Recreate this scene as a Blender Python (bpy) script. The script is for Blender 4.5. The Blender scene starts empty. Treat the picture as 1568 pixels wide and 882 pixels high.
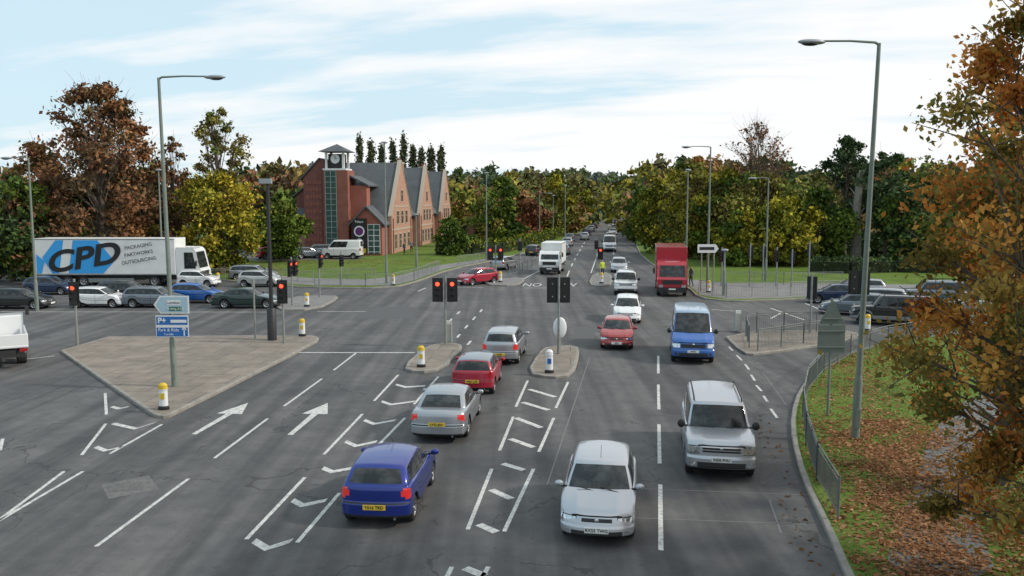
import bpy, math, random
import numpy as np
from mathutils import Vector, Matrix
R=math.radians
F=1300.0; CU=784.0; CV=441.0; H=7.5; PITCH=math.atan(136/1300)
cp,sp=math.cos(PITCH),math.sin(PITCH)
# survey helpers: ground position seen under a given bearing / dip
def G(u,v,z=0.0):
    dx=(u-CU)/F; dy=-(v-CV)/F
    dY=cp+dy*sp; dZ=-sp+dy*cp
    t=(z-H)/dZ
    return Vector((dx*t,dY*t,z))
def ZA(v,Y):
    dy=-(v-CV)/F
    return H+Y*(-sp+dy*cp)/(cp+dy*sp)
def PD(Y,z=0): return Y*cp+(H-z)*sp
def XA(u,Y,z=0): return (u-CU)/F*PD(Y,z)
rng=np.random.default_rng(7); random.seed(7)
col=bpy.context.scene.collection
# ------------------------------------------------------------ materials
def mat(name,base,rough=.6,metal=0,coat=0,emis=None,es=0,noise=None,spec=.5,bump=None,trans=0):
    m=bpy.data.materials.new(name); m.use_nodes=True
    n=m.node_tree.nodes; l=m.node_tree.links; b=n['Principled BSDF']
    b.inputs['Base Color'].default_value=(*base,1); b.inputs['Roughness'].default_value=rough
    b.inputs['Metallic'].default_value=metal; b.inputs['Coat Weight'].default_value=coat
    b.inputs['Coat Roughness'].default_value=.06
    b.inputs['Specular IOR Level'].default_value=spec
    if emis: b.inputs['Emission Color'].default_value=(*emis,1); b.inputs['Emission Strength'].default_value=es
    if noise:
        sc,c2,lo,hi=noise
        tc=n.new('ShaderNodeTexCoord'); no=n.new('ShaderNodeTexNoise'); no.inputs['Scale'].default_value=sc; no.inputs['Detail'].default_value=6; no.inputs['Roughness'].default_value=.65
        cr=n.new('ShaderNodeValToRGB'); cr.color_ramp.elements[0].position=lo; cr.color_ramp.elements[1].position=hi
        cr.color_ramp.elements[0].color=(*base,1); cr.color_ramp.elements[1].color=(*c2,1)
        l.new(tc.outputs['Object'],no.inputs['Vector']); l.new(no.outputs['Fac'],cr.inputs['Fac']); l.new(cr.outputs['Color'],b.inputs['Base Color'])
        if bump:
            bp=n.new('ShaderNodeBump'); bp.inputs['Strength'].default_value=bump; bp.inputs['Distance'].default_value=.02
            l.new(no.outputs['Fac'],bp.inputs['Height']); l.new(bp.outputs['Normal'],b.inputs['Normal'])
    return m
def N(m,t): return m.node_tree.nodes.new(t)
def math_(m,op,a,b_=None,c=None):
    x=N(m,'ShaderNodeMath'); x.operation=op
    for i,q in enumerate((a,b_,c)):
        if q is None: continue
        if isinstance(q,(int,float)): x.inputs[i].default_value=q
        else: m.node_tree.links.new(q,x.inputs[i])
    return x.outputs[0]
def noise_(m,vec,sc,det=5,ro=.6):
    x=N(m,'ShaderNodeTexNoise'); x.inputs['Scale'].default_value=sc; x.inputs['Detail'].default_value=det; x.inputs['Roughness'].default_value=ro
    m.node_tree.links.new(vec,x.inputs['Vector']); return x.outputs['Fac']
def ramp_(m,fac,stops):
    x=N(m,'ShaderNodeValToRGB'); e=x.color_ramp.elements
    while len(e)<len(stops): e.new(.5)
    for i,(p,c) in enumerate(stops):
        e[i].position=p; e[i].color=(*c,1) if len(c)==3 else c
    m.node_tree.links.new(fac,x.inputs['Fac']); return x.outputs['Color']
def mix_(m,fac,a,b_,bt='MIX'):
    x=N(m,'ShaderNodeMix'); x.data_type='RGBA'; x.blend_type=bt
    for i,q in ((0,fac),(6,a),(7,b_)):
        if isinstance(q,(int,float)): x.inputs[i].default_value=q
        elif isinstance(q,tuple): x.inputs[i].default_value=(*q,1)
        else: m.node_tree.links.new(q,x.inputs[i])
    return x.outputs[2]
def asphalt_nodes(m):
    tc=N(m,'ShaderNodeTexCoord').outputs['Object']
    fine=noise_(m,tc,38,4,.8); big=noise_(m,tc,.22,5,.6); mid=noise_(m,tc,1.6,6,.65)
    c=ramp_(m,big,[(.3,(.060,.061,.063)),(.7,(.104,.103,.102))])
    c=mix_(m,.75,c,ramp_(m,fine,[(.3,(.25,.25,.25)),(.72,(.8,.8,.8))]),'OVERLAY')
    c=mix_(m,.6,c,ramp_(m,mid,[(.35,(.35,.35,.35)),(.65,(.64,.63,.62))]),'OVERLAY')
    # long tyre-polished bands running with the road
    mp=N(m,'ShaderNodeMapping'); mp.inputs['Scale'].default_value=(1.1,.035,1); mp.inputs['Rotation'].default_value=(0,0,R(7))
    m.node_tree.links.new(tc,mp.inputs['Vector'])
    tr=noise_(m,mp.outputs[0],1.3,3,.5)
    c=mix_(m,.75,c,ramp_(m,tr,[(.38,(.3,.3,.3)),(.62,(.64,.63,.62))]),'OVERLAY')
    sp_=noise_(m,tc,3.2,2,.4)
    c=mix_(m,.45,c,ramp_(m,sp_,[(.64,(.5,.5,.5)),(.74,(.2,.2,.2))]),'OVERLAY')
    # cracks
    wn=N(m,'ShaderNodeTexNoise'); wn.inputs['Scale'].default_value=.8; wn.inputs['Detail'].default_value=5
    m.node_tree.links.new(tc,wn.inputs['Vector'])
    va=N(m,'ShaderNodeVectorMath'); va.operation='MULTIPLY_ADD'; va.inputs[1].default_value=(2.2,2.2,0)
    m.node_tree.links.new(wn.outputs['Color'],va.inputs[0]); m.node_tree.links.new(tc,va.inputs[2])
    vo=N(m,'ShaderNodeTexVoronoi'); vo.feature='DISTANCE_TO_EDGE'; vo.inputs['Scale'].default_value=.16
    m.node_tree.links.new(va.outputs[0],vo.inputs['Vector'])
    lt=math_(m,'LESS_THAN',vo.outputs['Distance'],.004)
    gate=math_(m,'GREATER_THAN',noise_(m,tc,.12,2),.47)
    fc=math_(m,'MULTIPLY',math_(m,'MULTIPLY',lt,gate),.6)
    c=mix_(m,fc,c,(.025,.025,.025))
    return c,fine,tc
asph=bpy.data.materials.new('asphalt'); asph.use_nodes=True
c,fine,_=asphalt_nodes(asph); b=asph.node_tree.nodes['Principled BSDF']; b.inputs['Roughness'].default_value=.8
asph.node_tree.links.new(c,b.inputs['Base Color'])
bp=N(asph,'ShaderNodeBump'); bp.inputs['Strength'].default_value=.35; bp.inputs['Distance'].default_value=.01
asph.node_tree.links.new(fine,bp.inputs['Height']); asph.node_tree.links.new(bp.outputs[0],b.inputs['Normal'])
paintm=bpy.data.materials.new('road_paint'); paintm.use_nodes=True
c,fine,tc=asphalt_nodes(paintm)
w=ramp_(paintm,noise_(paintm,tc,7,6,.8),[(.40,(0,0,0)),(.54,(1,1,1))])
c=mix_(paintm,math_(paintm,'MULTIPLY_ADD',w,.5,.42),c,(.62,.62,.59))
paintm.node_tree.links.new(c,paintm.node_tree.nodes['Principled BSDF'].inputs['Base Color']); paintm.node_tree.nodes['Principled BSDF'].inputs['Roughness'].default_value=.6
kerb=mat('kerb_stone',(.18,.17,.15),.85,noise=(2.5,(.3,.28,.25),.3,.7))
def pavem(name,a,b2,line):
    m=bpy.data.materials.new(name); m.use_nodes=True
    tc=N(m,'ShaderNodeTexCoord').outputs['Object']
    br=N(m,'ShaderNodeTexBrick'); br.inputs['Scale'].default_value=.55; br.inputs['Mortar Size'].default_value=.012
    br.inputs['Color1'].default_value=(*a,1); br.inputs['Color2'].default_value=(*b2,1); br.inputs['Mortar'].default_value=(*line,1)
    br.inputs['Brick Width'].default_value=.9; br.inputs['Row Height'].default_value=.9; br.offset=.5
    mp=N(m,'ShaderNodeMapping'); mp.inputs['Rotation'].default_value=(0,0,R(4)); m.node_tree.links.new(tc,mp.inputs[0]); m.node_tree.links.new(mp.outputs[0],br.inputs['Vector'])
    c=mix_(m,.8,br.outputs['Color'],ramp_(m,noise_(m,tc,.9,8,.75),[(.3,(.28,.28,.27)),(.7,(.68,.66,.64))]),'OVERLAY')
    m.node_tree.links.new(c,m.node_tree.nodes['Principled BSDF'].inputs['Base Color']); m.node_tree.nodes['Principled BSDF'].inputs['Roughness'].default_value=.9
    return m
pave=pavem('paving_slabs',(.20,.175,.145),(.235,.20,.17),(.1,.09,.08))
pave2=mat('footway',(.15,.145,.14),.9,noise=(1.2,(.22,.215,.21),.3,.7))
pathm=mat('footpath_tarmac',(.10,.10,.105),.9,noise=(14,(.16,.16,.16),.3,.7),bump=.4)
def grassm():
    m=bpy.data.materials.new('grass'); m.use_nodes=True
    tc=N(m,'ShaderNodeTexCoord').outputs['Object']
    c=ramp_(m,noise_(m,tc,.35,8,.7),[(.3,(.065,.105,.02)),(.55,(.11,.165,.032)),(.75,(.165,.185,.055))])
    c=mix_(m,.7,c,ramp_(m,noise_(m,tc,22,4,.8),[(.3,(.2,.2,.2)),(.7,(.8,.8,.8))]),'OVERLAY')
    m.node_tree.links.new(c,m.node_tree.nodes['Principled BSDF'].inputs['Base Color']); m.node_tree.nodes['Principled BSDF'].inputs['Roughness'].default_value=1
    m.node_tree.nodes['Principled BSDF'].inputs['Specular IOR Level'].default_value=.1
    return m
grass=grassm()
leafm=bpy.data.materials.new('leaves'); leafm.use_nodes=True
at=N(leafm,'ShaderNodeAttribute'); at.attribute_name='Col'
lb=N(leafm,'ShaderNodeBsdfDiffuse')
leafm.node_tree.links.new(at.outputs['Color'],lb.inputs['Color'])
tl=N(leafm,'ShaderNodeBsdfTranslucent'); leafm.node_tree.links.new(at.outputs['Color'],tl.inputs['Color'])
ms=N(leafm,'ShaderNodeMixShader'); ms.inputs[0].default_value=.4
leafm.node_tree.links.new(lb.outputs[0],ms.inputs[1]); leafm.node_tree.links.new(tl.outputs[0],ms.inputs[2])
leafm.node_tree.links.new(ms.outputs[0],leafm.node_tree.nodes['Material Output'].inputs['Surface'])
leaff=bpy.data.materials.new('far_foliage'); leaff.use_nodes=True
at=N(leaff,'ShaderNodeAttribute'); at.attribute_name='Col'
df=N(leaff,'ShaderNodeBsdfDiffuse'); leaff.node_tree.links.new(at.outputs['Color'],df.inputs['Color']); leaff.node_tree.links.new(df.outputs[0],leaff.node_tree.nodes['Material Output'].inputs['Surface'])
bark=mat('bark',(.06,.05,.04),.95,noise=(6,(.14,.115,.09),.35,.65),bump=.6)
galv=mat('galvanised_steel',(.2,.22,.21),.55,.3,noise=(2,(.3,.31,.3),.3,.7))
lampg=mat('lamp_column_paint',(.13,.16,.14),.6,noise=(1.5,(.2,.23,.2),.3,.7))
lamph=mat('lamp_head_grey',(.3,.32,.34),.4,.3)
black=mat('black_plastic',(.014,.014,.015),.45)
blackp=mat('black_pole',(.02,.02,.022),.5)
rubber=mat('tyre_rubber',(.018,.018,.018),.85)
rimm=mat('alloy_rim',(.4,.41,.42),.35,.8)
glass=mat('car_glass',(.014,.018,.02),.05,0,spec=.45,noise=(2.6,(.075,.08,.08),.45,.72))
trim=mat('dark_trim',(.02,.02,.021),.55)
under=mat('underbody',(.006,.006,.006),.9)
headl=mat('headlight_lens',(.42,.45,.48),.08,.75,coat=1,noise=(16,(.75,.78,.8),.4,.6))
taill=mat('tail_lens',(.30,.010,.012),.12,coat=1)
brakel=mat('brake_lens_lit',(.5,.02,.02),.15,coat=1,emis=(1,.05,.03),es=.18)
chrome=mat('chrome',(.5,.5,.52),.2,.9)
platew=mat('plate_white',(.75,.75,.73),.4); platey=mat('plate_yellow',(.72,.5,.05),.4); ink=mat('plate_ink',(.01,.01,.01),.5)
white=mat('white_paint',(.74,.75,.74),.35,coat=.3,noise=(1.3,(.64,.65,.64),.4,.7))
redl=mat('signal_red_lit',(.6,.02,.01),.3,emis=(1,.05,.02),es=4)
lensd=mat('signal_lens_dark',(.02,.022,.02),.2)
yel=mat('bollard_yellow',(.62,.42,.03),.5); signw=mat('sign_white',(.7,.72,.72),.4); signb=mat('sign_blue',(.02,.13,.42),.4); signg=mat('sign_green',(.01,.13,.07),.4)
signback=mat('sign_back_grey',(.10,.135,.125),.6,noise=(2,(.15,.18,.165),.3,.7))
brick=mat('red_brick',(.19,.07,.05),.9,noise=(1.1,(.28,.11,.08),.3,.72)); brickd=mat('dark_brick',(.14,.055,.05),.9,noise=(1.5,(.2,.08,.065),.3,.7))
bricko=mat('orange_brick',(.34,.18,.125),.9,noise=(1.1,(.43,.25,.18),.3,.7)); stone=mat('stone_trim',(.40,.35,.28),.8)
def slatem():
    m=bpy.data.materials.new('slate'); m.use_nodes=True
    tc=N(m,'ShaderNodeTexCoord').outputs['Object']
    wv=N(m,'ShaderNodeTexWave'); wv.bands_direction='Z'; wv.inputs['Scale'].default_value=1.6; wv.inputs['Distortion'].default_value=.3; m.node_tree.links.new(tc,wv.inputs['Vector'])
    c=mix_(m,.35,ramp_(m,noise_(m,tc,.7,8,.75),[(.3,(.055,.065,.075)),(.7,(.10,.11,.115))]),ramp_(m,wv.outputs['Fac'],[(.0,(.25,.25,.25)),(.5,(.6,.6,.6))]),'OVERLAY')
    m.node_tree.links.new(c,m.node_tree.nodes['Principled BSDF'].inputs['Base Color']); m.node_tree.nodes['Principled BSDF'].inputs['Roughness'].default_value=.7
    return m
slate=slatem()
wglass=mat('window_glass',(.03,.04,.045),.08,spec=.8); gglass=mat('green_glazing',(.05,.10,.09),.12,spec=.8); rooft=mat('clay_tile',(.2,.07,.045),.85,noise=(2,(.13,.05,.035),.3,.7))
# ------------------------------------------------------------ mesh builder
class MB:
    def __init__(s): s.v=[];s.f=[];s.m=[];s.s=[]
    def add(s,vs,fs,m,sm=False):
        o=len(s.v); s.v+= [tuple(p) for p in vs]
        for f in fs: s.f.append([i+o for i in f]); s.m.append(m); s.s.append(sm)
    def box(s,c,d,m,rz=0,ch=0):
        x,y,z=d[0]/2,d[1]/2,d[2]/2; vs=[]
        for sx in(-1,1):
            for sy in(-1,1):
                for sz in(-1,1):
                    px,py=sx*x,sy*y
                    vs.append((c[0]+px*math.cos(rz)-py*math.sin(rz),c[1]+px*math.sin(rz)+py*math.cos(rz),c[2]+sz*z))
        s.add(vs,[(0,1,3,2),(4,6,7,5),(0,4,5,1),(2,3,7,6),(0,2,6,4),(1,5,7,3)],m)
    def tube(s,pts,rs,m,n=10,sm=True,cap=True):
        pts=[Vector(p) for p in pts]; vs=[];fs=[]
        for i,p in enumerate(pts):
            d=(pts[min(i+1,len(pts)-1)]-pts[max(i-1,0)]).normalized()
            a=d.cross(Vector((0,0,1))) if abs(d.z)<.95 else d.cross(Vector((1,0,0)))
            a.normalize(); b_=d.cross(a)
            for k in range(n):
                t=2*math.pi*k/n; vs.append(p+(a*math.cos(t)+b_*math.sin(t))*rs[i])
        for i in range(len(pts)-1):
            for k in range(n):
                k2=(k+1)%n; fs.append((i*n+k,i*n+k2,(i+1)*n+k2,(i+1)*n+k))
        s.add(vs,fs,m,sm)
        if cap: s.add(vs[:n],[tuple(range(n))],m); s.add(vs[-n:],[tuple(range(n))[::-1]],m)
    def cyl(s,p0,p1,r0,m,r1=None,n=12): s.tube([p0,p1],[r0,r0 if r1 is None else r1],m,n)
    def ell(s,c,r,m,nu=12,nv=8):
        vs=[];fs=[]
        for j in range(nv+1):
            ph=math.pi*j/nv
            for i in range(nu):
                t=2*math.pi*i/nu; vs.append((c[0]+r[0]*math.sin(ph)*math.cos(t),c[1]+r[1]*math.sin(ph)*math.sin(t),c[2]+r[2]*math.cos(ph)))
        for j in range(nv):
            for i in range(nu): fs.append((j*nu+i,(j+1)*nu+i,(j+1)*nu+(i+1)%nu,j*nu+(i+1)%nu))
        s.add(vs,fs,m,True)
    def prism(s,prof,x0,x1,m,axis='x'):
        n=len(prof)
        if axis=='x': vs=[(x0,a,b_) for a,b_ in prof]+[(x1,a,b_) for a,b_ in prof]
        elif axis=='y': vs=[(a,x0,b_) for a,b_ in prof]+[(a,x1,b_) for a,b_ in prof]
        else: vs=[(a,b_,x0) for a,b_ in prof]+[(a,b_,x1) for a,b_ in prof]
        s.add(vs,[tuple(range(n)),tuple(range(2*n-1,n-1,-1))]+[(i,(i+1)%n,n+(i+1)%n,n+i) for i in range(n)],m)
    def poly(s,pts,m): s.add(pts,[tuple(range(len(pts)))],m)
    def obj(s,name,mats,parent=None,loc=(0,0,0),rot=0,bevel=0):
        me=bpy.data.meshes.new(name); me.from_pydata(s.v,[],s.f)
        for q in mats: me.materials.append(q)
        me.polygons.foreach_set('material_index',s.m); me.polygons.foreach_set('use_smooth',s.s); me.update()
        o=bpy.data.objects.new(name,me); col.objects.link(o); o.location=loc; o.rotation_euler=(0,0,rot)
        if parent: o.parent=parent
        if bevel:
            bm=o.modifiers.new('bevel','BEVEL'); bm.width=bevel; bm.segments=2; bm.limit_method='ANGLE'; bm.angle_limit=R(40)
        return o
def empty(name,loc,rot=0):
    o=bpy.data.objects.new(name,None); col.objects.link(o); o.location=loc; o.rotation_euler=(0,0,rot); o.empty_display_size=.3; return o
def text(body,size,m,loc,rot,parent=None,name='lettering',sx=1,sy=1,bold=0,shear=0,align='CENTER',ext=.002):
    cu=bpy.data.curves.new(name,'FONT'); cu.body=body; cu.size=size; cu.align_x=align; cu.align_y='CENTER'; cu.extrude=ext; cu.offset=bold; cu.shear=shear
    cu.materials.append(m); o=bpy.data.objects.new(name,cu); col.objects.link(o); o.location=loc; o.rotation_euler=rot; o.scale=(sx,sy,1)
    if parent: o.parent=parent
    return o
# ------------------------------------------------------------ leaves
def leaves(name,C,S,K,flat=False,parent=None,asp=.6,m=None):
    n=len(C); a=rng.normal(size=(n,3)); b_=rng.normal(size=(n,3))
    if flat: a[:,2]*=.15; b_[:,2]*=.15
    a/=np.linalg.norm(a,axis=1)[:,None]; b_-=a*(a*b_).sum(1)[:,None]; b_/=np.linalg.norm(b_,axis=1)[:,None]
    S=np.asarray(S)[:,None]
    nn=np.cross(a,b_)
    V=np.stack([C+a*S,C+b_*S*asp+nn*S*.18,C-a*S,C-b_*S*asp+nn*S*.18],1).reshape(-1,3).astype(np.float32)
    me=bpy.data.meshes.new(name); me.vertices.add(4*n); me.vertices.foreach_set('co',V.ravel())
    me.loops.add(4*n); me.loops.foreach_set('vertex_index',np.arange(4*n,dtype=np.int32))
    me.polygons.add(n); me.polygons.foreach_set('loop_start',np.arange(0,4*n,4,dtype=np.int32))
    try: me.polygons.foreach_set('loop_total',np.full(n,4,dtype=np.int32))
    except Exception: pass
    at_=me.attributes.new('Col','FLOAT_COLOR','POINT')
    Kc=np.ones((4*n,4),dtype=np.float32); Kc[:,:3]=np.repeat(np.clip(K,0,1),4,axis=0); at_.data.foreach_set('color',Kc.ravel())
    me.materials.append(m or leafm); me.update(calc_edges=True); me.validate()
    o=bpy.data.objects.new(name,me); col.objects.link(o)
    if parent: o.parent=parent
    return o
GR=[(.085,.125,.025),(.115,.16,.03),(.06,.095,.025)]; YG=[(.27,.24,.03),(.18,.18,.03),(.36,.29,.04),(.12,.14,.025)]
BR=[(.22,.11,.06),(.28,.14,.065),(.16,.115,.055),(.13,.09,.055)]; OR=[(.50,.19,.045),(.42,.14,.04),(.38,.21,.05),(.24,.18,.05),(.58,.28,.07)]
DG=[(.05,.08,.035),(.07,.10,.045)]; MX=[(.11,.145,.035),(.23,.21,.05),(.18,.15,.05)]
def crown(h,rx,c0,shape,K,n,ls,pal,cr=.3,seed=0,fill=1.0):
    r=np.random.default_rng(seed); ctr=[];P=[];S=[];Q=[]
    for i in range(K):
        t=(i+r.random())/K
        if shape=='round': pr=math.sqrt(max(.04,1-(1.85*t-.85)**2))
        elif shape=='tall': pr=math.sqrt(max(.03,1-(1.7*t-.7)**2))*(.75+.35*r.random())
        elif shape=='poplar': pr=(1-t)**.45*.62+.05
        else: pr=1.0
        an=r.random()*6.283; rad=pr*rx*math.sqrt(r.random())*.95
        z=h*(c0+(1-c0)*t*.93); c=np.array([rad*math.cos(an),rad*math.sin(an),z]); ctr.append(c)
        cl=rx*cr*(.6+.8*r.random())*(.5+.5*pr); m=int(n/K*(.5+r.random()))
        d=r.normal(size=(m,3)); d/=np.linalg.norm(d,axis=1)[:,None]; d*=(r.random(m)**(1/2.3)*cl)[:,None]*(1+.35*r.normal(size=(m,1))); d[:,2]*=(.72 if shape!='poplar' else 2.4)
        P.append(c+d); S.append(ls*(.5+.9*r.random(m)))
        base=np.array(pal[r.integers(len(pal))])*(.72+.6*r.random())
        sec=np.array(pal[r.integers(len(pal))])
        mm=(r.random(m)<.3)[:,None]; Q.append(np.where(mm,sec,base)*(.65+.7*r.random((m,1))))
    return ctr,np.concatenate(P),np.concatenate(S),np.concatenate(Q)
def tree(name,base,h,rx,c0=.25,shape='round',K=40,n=6000,ls=.22,pal=GR,tr=None,seed=1,cr=.3,twig=0,lean=(0,0)):
    rr=random.Random(seed)
    ctr,P,S,Q=crown(h,rx,c0,shape,K,n,ls,pal,cr,seed)
    tr=tr or h*.022; mb=MB(); top=h*.85
    tp=[Vector((rr.uniform(-.02,.02)*h*k/5,rr.uniform(-.02,.02)*h*k/5,top*k/5)) for k in range(6)]; tp[0]=Vector((0,0,-.15))
    mb.tube(tp,[tr*1.35,tr,tr*.8,tr*.58,tr*.35,tr*.1],0,9)
    for c in ctr:
        c=Vector(c); zz=max(h*c0*.7,min(top*.93,c.z*.62)); k=zz/top*5; i=min(4,int(k)); s0=tp[i].lerp(tp[i+1],k-i)
        mid=s0.lerp(c,.5)+Vector((rr.uniform(-.1,.1)*rx,rr.uniform(-.1,.1)*rx,rr.uniform(-.02,.1)*rx)); r0=max(.02,tr*.38*(1-zz/h))
        mb.tube([s0,mid,c],[r0,r0*.55,r0*.18],0,5,cap=False)
        for q in range(twig):
            e=c+Vector((rr.gauss(0,1),rr.gauss(0,1),rr.gauss(.5,.9)))*rx*cr*.75; mb.tube([mid.lerp(c,rr.uniform(.3,1)),e],[r0*.25+.006,.006],0,4,cap=False)
    o=mb.obj(name,[bark],loc=base); o.rotation_euler=(lean[0],lean[1],0)
    leaves('foliage',P,S,Q,parent=o,m=leaff if base[1]>60 else leafm); return o
def TP(name,u,vb,vt,wpx,Y=None,**k):
    b_=G(u,vb) if Y is None else Vector((XA(u,Y),Y,0))
    hgt=ZA(vt,b_.y)-.1; rx=wpx/2*PD(b_.y)/F
    b_.z=.1
    return tree(name,b_,hgt,rx,**k)
# ------------------------------------------------------------ ground
mb=MB(); mb.poly([(-2500,-400,-.03),(2500,-400,-.03),(2500,3000,-.03),(-2500,3000,-.03)],0); mb.obj('ground',[grass])
mb=MB(); mb.poly([(-300,-60,0),(300,-60,0),(300,760,0),(-300,760,0)],0); mb.obj('road',[asph])
def chaikin(p,n=1):
    for _ in range(n):
        q=[]
        for i in range(len(p)):
            a=p[i];b_=p[(i+1)%len(p)]; q+=[a.lerp(b_,.25),a.lerp(b_,.75)]
        p=q
    return p
def inset(p,d):
    A=sum(p[i].x*p[(i+1)%len(p)].y-p[(i+1)%len(p)].x*p[i].y for i in range(len(p)))
    sg=1 if A>0 else -1; o=[]
    for i in range(len(p)):
        e0=(p[i]-p[i-1]).to_2d().normalized(); e1=(p[(i+1)%len(p)]-p[i]).to_2d().normalized()
        n0=Vector((-e0.y,e0.x))*sg; n1=Vector((-e1.y,e1.x))*sg; m=n0+n1
        if m.length<.3: m=n0
        m.normalize(); k=d/max(.5,m.dot(n0)); o.append(Vector((p[i].x+m.x*k,p[i].y+m.y*k,0)))
    return o
def slab(name,pts,top,hh=.12,sm=1,kw=.15):
    p=[Vector((q[0],q[1],0)) for q in pts]
    if sm: p=chaikin(p,sm)
    q=inset(p,.03); r_=inset(p,kw); n=len(p); mb=MB()
    mb.add([(a.x,a.y,-.01) for a in p]+[(a.x,a.y,hh-.02) for a in p]+[(a.x,a.y,hh) for a in q]+[(a.x,a.y,hh) for a in r_],
      [(k*n+i,k*n+(i+1)%n,(k+1)*n+(i+1)%n,(k+1)*n+i) for k in range(3) for i in range(n)],0)
    mb.add([(a.x,a.y,hh) for a in r_],[tuple(range(n))],1)
    mb.obj(name,[kerb,top]); return p
def GP(l): return [G(*q) for q in l]
verge=slab('grass_verge',GP([(1300,900),(1262,810),(1228,740),(1212,680),(1210,640),(1222,600),(1250,568),(1290,545),(1350,528),(1420,518),(1568,503)])+[Vector((120,40,0)),Vector((120,-40,0)),Vector((3.5,-40,0)),Vector((4.6,5,0))],grass)
slab('traffic_island',GP([(63,519),(475,516),(490,519),(484,527),(264,639),(246,642),(230,637)]),pave)
slab('traffic_island',GP([(614,566),(650,535),(672,528),(706,529),(708,537),(678,568),(640,573)]),pave)
slab('traffic_island',GP([(806,574),(824,543),(838,533),(884,532),(888,543),(878,578),(842,581)]),pave)
slab('traffic_island',GP([(738,437),(757,429),(800,426),(804,431),(790,439)]),pave2)
slab('traffic_island',GP([(900,437),(908,420),(934,418),(940,436),(920,440)]),pave2)
slab('traffic_island',GP([(414,476),(440,456),(512,454),(520,458),(484,476)]),pave2)
slab('traffic_island',GP([(1104,511),(1290,507),(1325,516),(1292,526),(1160,545),(1136,544)]),pave)
far_l=[Vector((-300,85,0)),Vector((-60,85,0))]+GP([(330,429),(400,436),(480,442),(600,442),(638,433),(690,413),(770,397),(862,371),(900,350),(914,333),(921,322)])
slab('grass_verge',far_l+[Vector((66,700,0)),Vector((60,740,0)),Vector((-300,740,0))],grass)
far_r=GP([(941,322),(953,332),(964,345),(975,385),(1000,408),(1055,443),(1068,457),(1115,463),(1190,461),(1260,457),(1568,460)])
slab('grass_verge',far_r+[Vector((300,60,0)),Vector((300,740,0)),Vector((90,740,0))],grass)
slab('grass_verge',[Vector(q+(0,)) for q in [(-16,-50),(-17,10),(-22,22),(-32,34),(-60,40),(-290,42),(-290,-50)]],grass)
def sheet(name,pts,m,z=.126):
    mb=MB(); mb.poly([(p[0],p[1],z) for p in pts],0); return mb.obj(name,[m])
sheet('footpath',chaikin(GP([(1345,900),(1388,790),(1410,710),(1432,655),(1490,610),(1568,588),(1700,570),(1720,600),(1580,620),(1510,668),(1488,740),(1500,820),(1530,900)])),pathm)
sheet('footpath',GP([(345,429),(400,433),(480,439),(600,439.5),(632,432),(680,414),(760,398),(755,396),(670,408),(610,424),(560,430),(480,428),(400,422)]),pave2)
sheet('footpath',GP([(1062,445),(1072,454),(1115,460.5),(1190,459),(1260,455),(1568,458),(1568,440),(1260,436),(1120,436),(1040,428)]),pave2)
sheet('car_park',[(-34,112),(-19,111),(-19,104),(-40,101),(-70,102),(-70,125),(-34,125)],asph)
# markings
mk=MB()
def strip(a,b_,w=.14,z=.005):
    a=G(*a);b_=G(*b_); d=(b_-a).normalized(); n=Vector((-d.y,d.x,0))*w/2
    L=(b_-a).length; k=max(1,int(L/1.2)); 
    for i in range(k):
        p=a.lerp(b_,i/k); q=a.lerp(b_,(i+1)/k); mk.poly([(t.x,t.y,z) for t in (p+n,p-n,q-n,q+n)],0)
def lines(l,w=.14):
    for s_ in l:
        for i in range(len(s_)-1): strip(s_[i],s_[i+1],w)
lines([[(147,837),(289,733)],[(328,702),(410,641)],[(435,622),(493,580)],[(511,567),(546,540)]],.1)
strip((455,540),(635,540),.18)
lines([[(377,826),(467,731)],[(496,696),(555,634)],[(573,614),(610,574)],[(455,831),(520,755)],[(578,683),(620,640)],[(634,619),(671,577)]],.1)
def chev(l,w=.24):
    for a,b_,c in l:
        A,B,C=G(*a),G(*b_),G(*c); up=Vector((0.03,w*1.5,0))
        mk.poly([(q.x,q.y,.005) for q in (A,B,B+up,A+up)],0); mk.poly([(q.x,q.y,.005) for q in (B,C,C+up,B+up)],0)
chev([[(385,832),(405,844),(443,832)],[(445,769),(460,777),(497,769)],[(492,719),(506,725),(545,718)],[(527,678),(543,685),(575,678)],[(556,645),(571,651),(604,645)],[(583,616),(597,621),(633,616)],[(605,590),(620,594),(650,592)]],.18)
lines([[(716,811),(753,718)],[(765,690),(786,638)],[(790,623),(808,583)],[(772,814),(817,718)],[(825,692),(848,640)],[(851,625),(870,585)],[(684,884),(692,868)],[(738,884),(748,868)]],.1)
lines([[(733,803),(760,815)],[(752,750),(783,764)],[(770,710),(802,720)],[(781,672),(817,685)],[(790,640),(829,655)],[(800,616),(840,628)],[(810,596),(850,608)],[(712,870),(742,882)]],.22)
lines([[(1012,843),(1011,742)],[(1010,710),(1009,650)],[(1009,627),(1008,589)],[(1008,572),(1008,545)]],.11)
lines([[(1128,544),(1136,552)],[(1141,558),(1147,566)],[(1150,574),(1156,583)],[(1158,590),(1166,599)],[(1169,606),(1175,615)],[(1180,626),(1190,640)],[(1116,531),(1122,537)]],.1)
lines([[(-60,840),(98,722)],[(-60,832),(127,722)],[(161,602),(163,635)],[(125,697),(162,649)],[(168,695),(248,650)],[(40,550),(83,545)],[(0,690),(4,672)]],.1)
chev([[(170,650),(205,658),(236,648)],[(143,686),(158,692),(184,686)],[(168,624),(180,627),(194,624)]],.15)
lines([[(-300,477),(413,478)],[(486,477),(560,477)]],.12)
lines([[(1090,474),(1132,477)],[(1180,472),(1232,490)],[(1232,464),(1265,478)],[(1345,510),(1402,519)],[(1180,488),(1198,478)]],.12)
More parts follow.
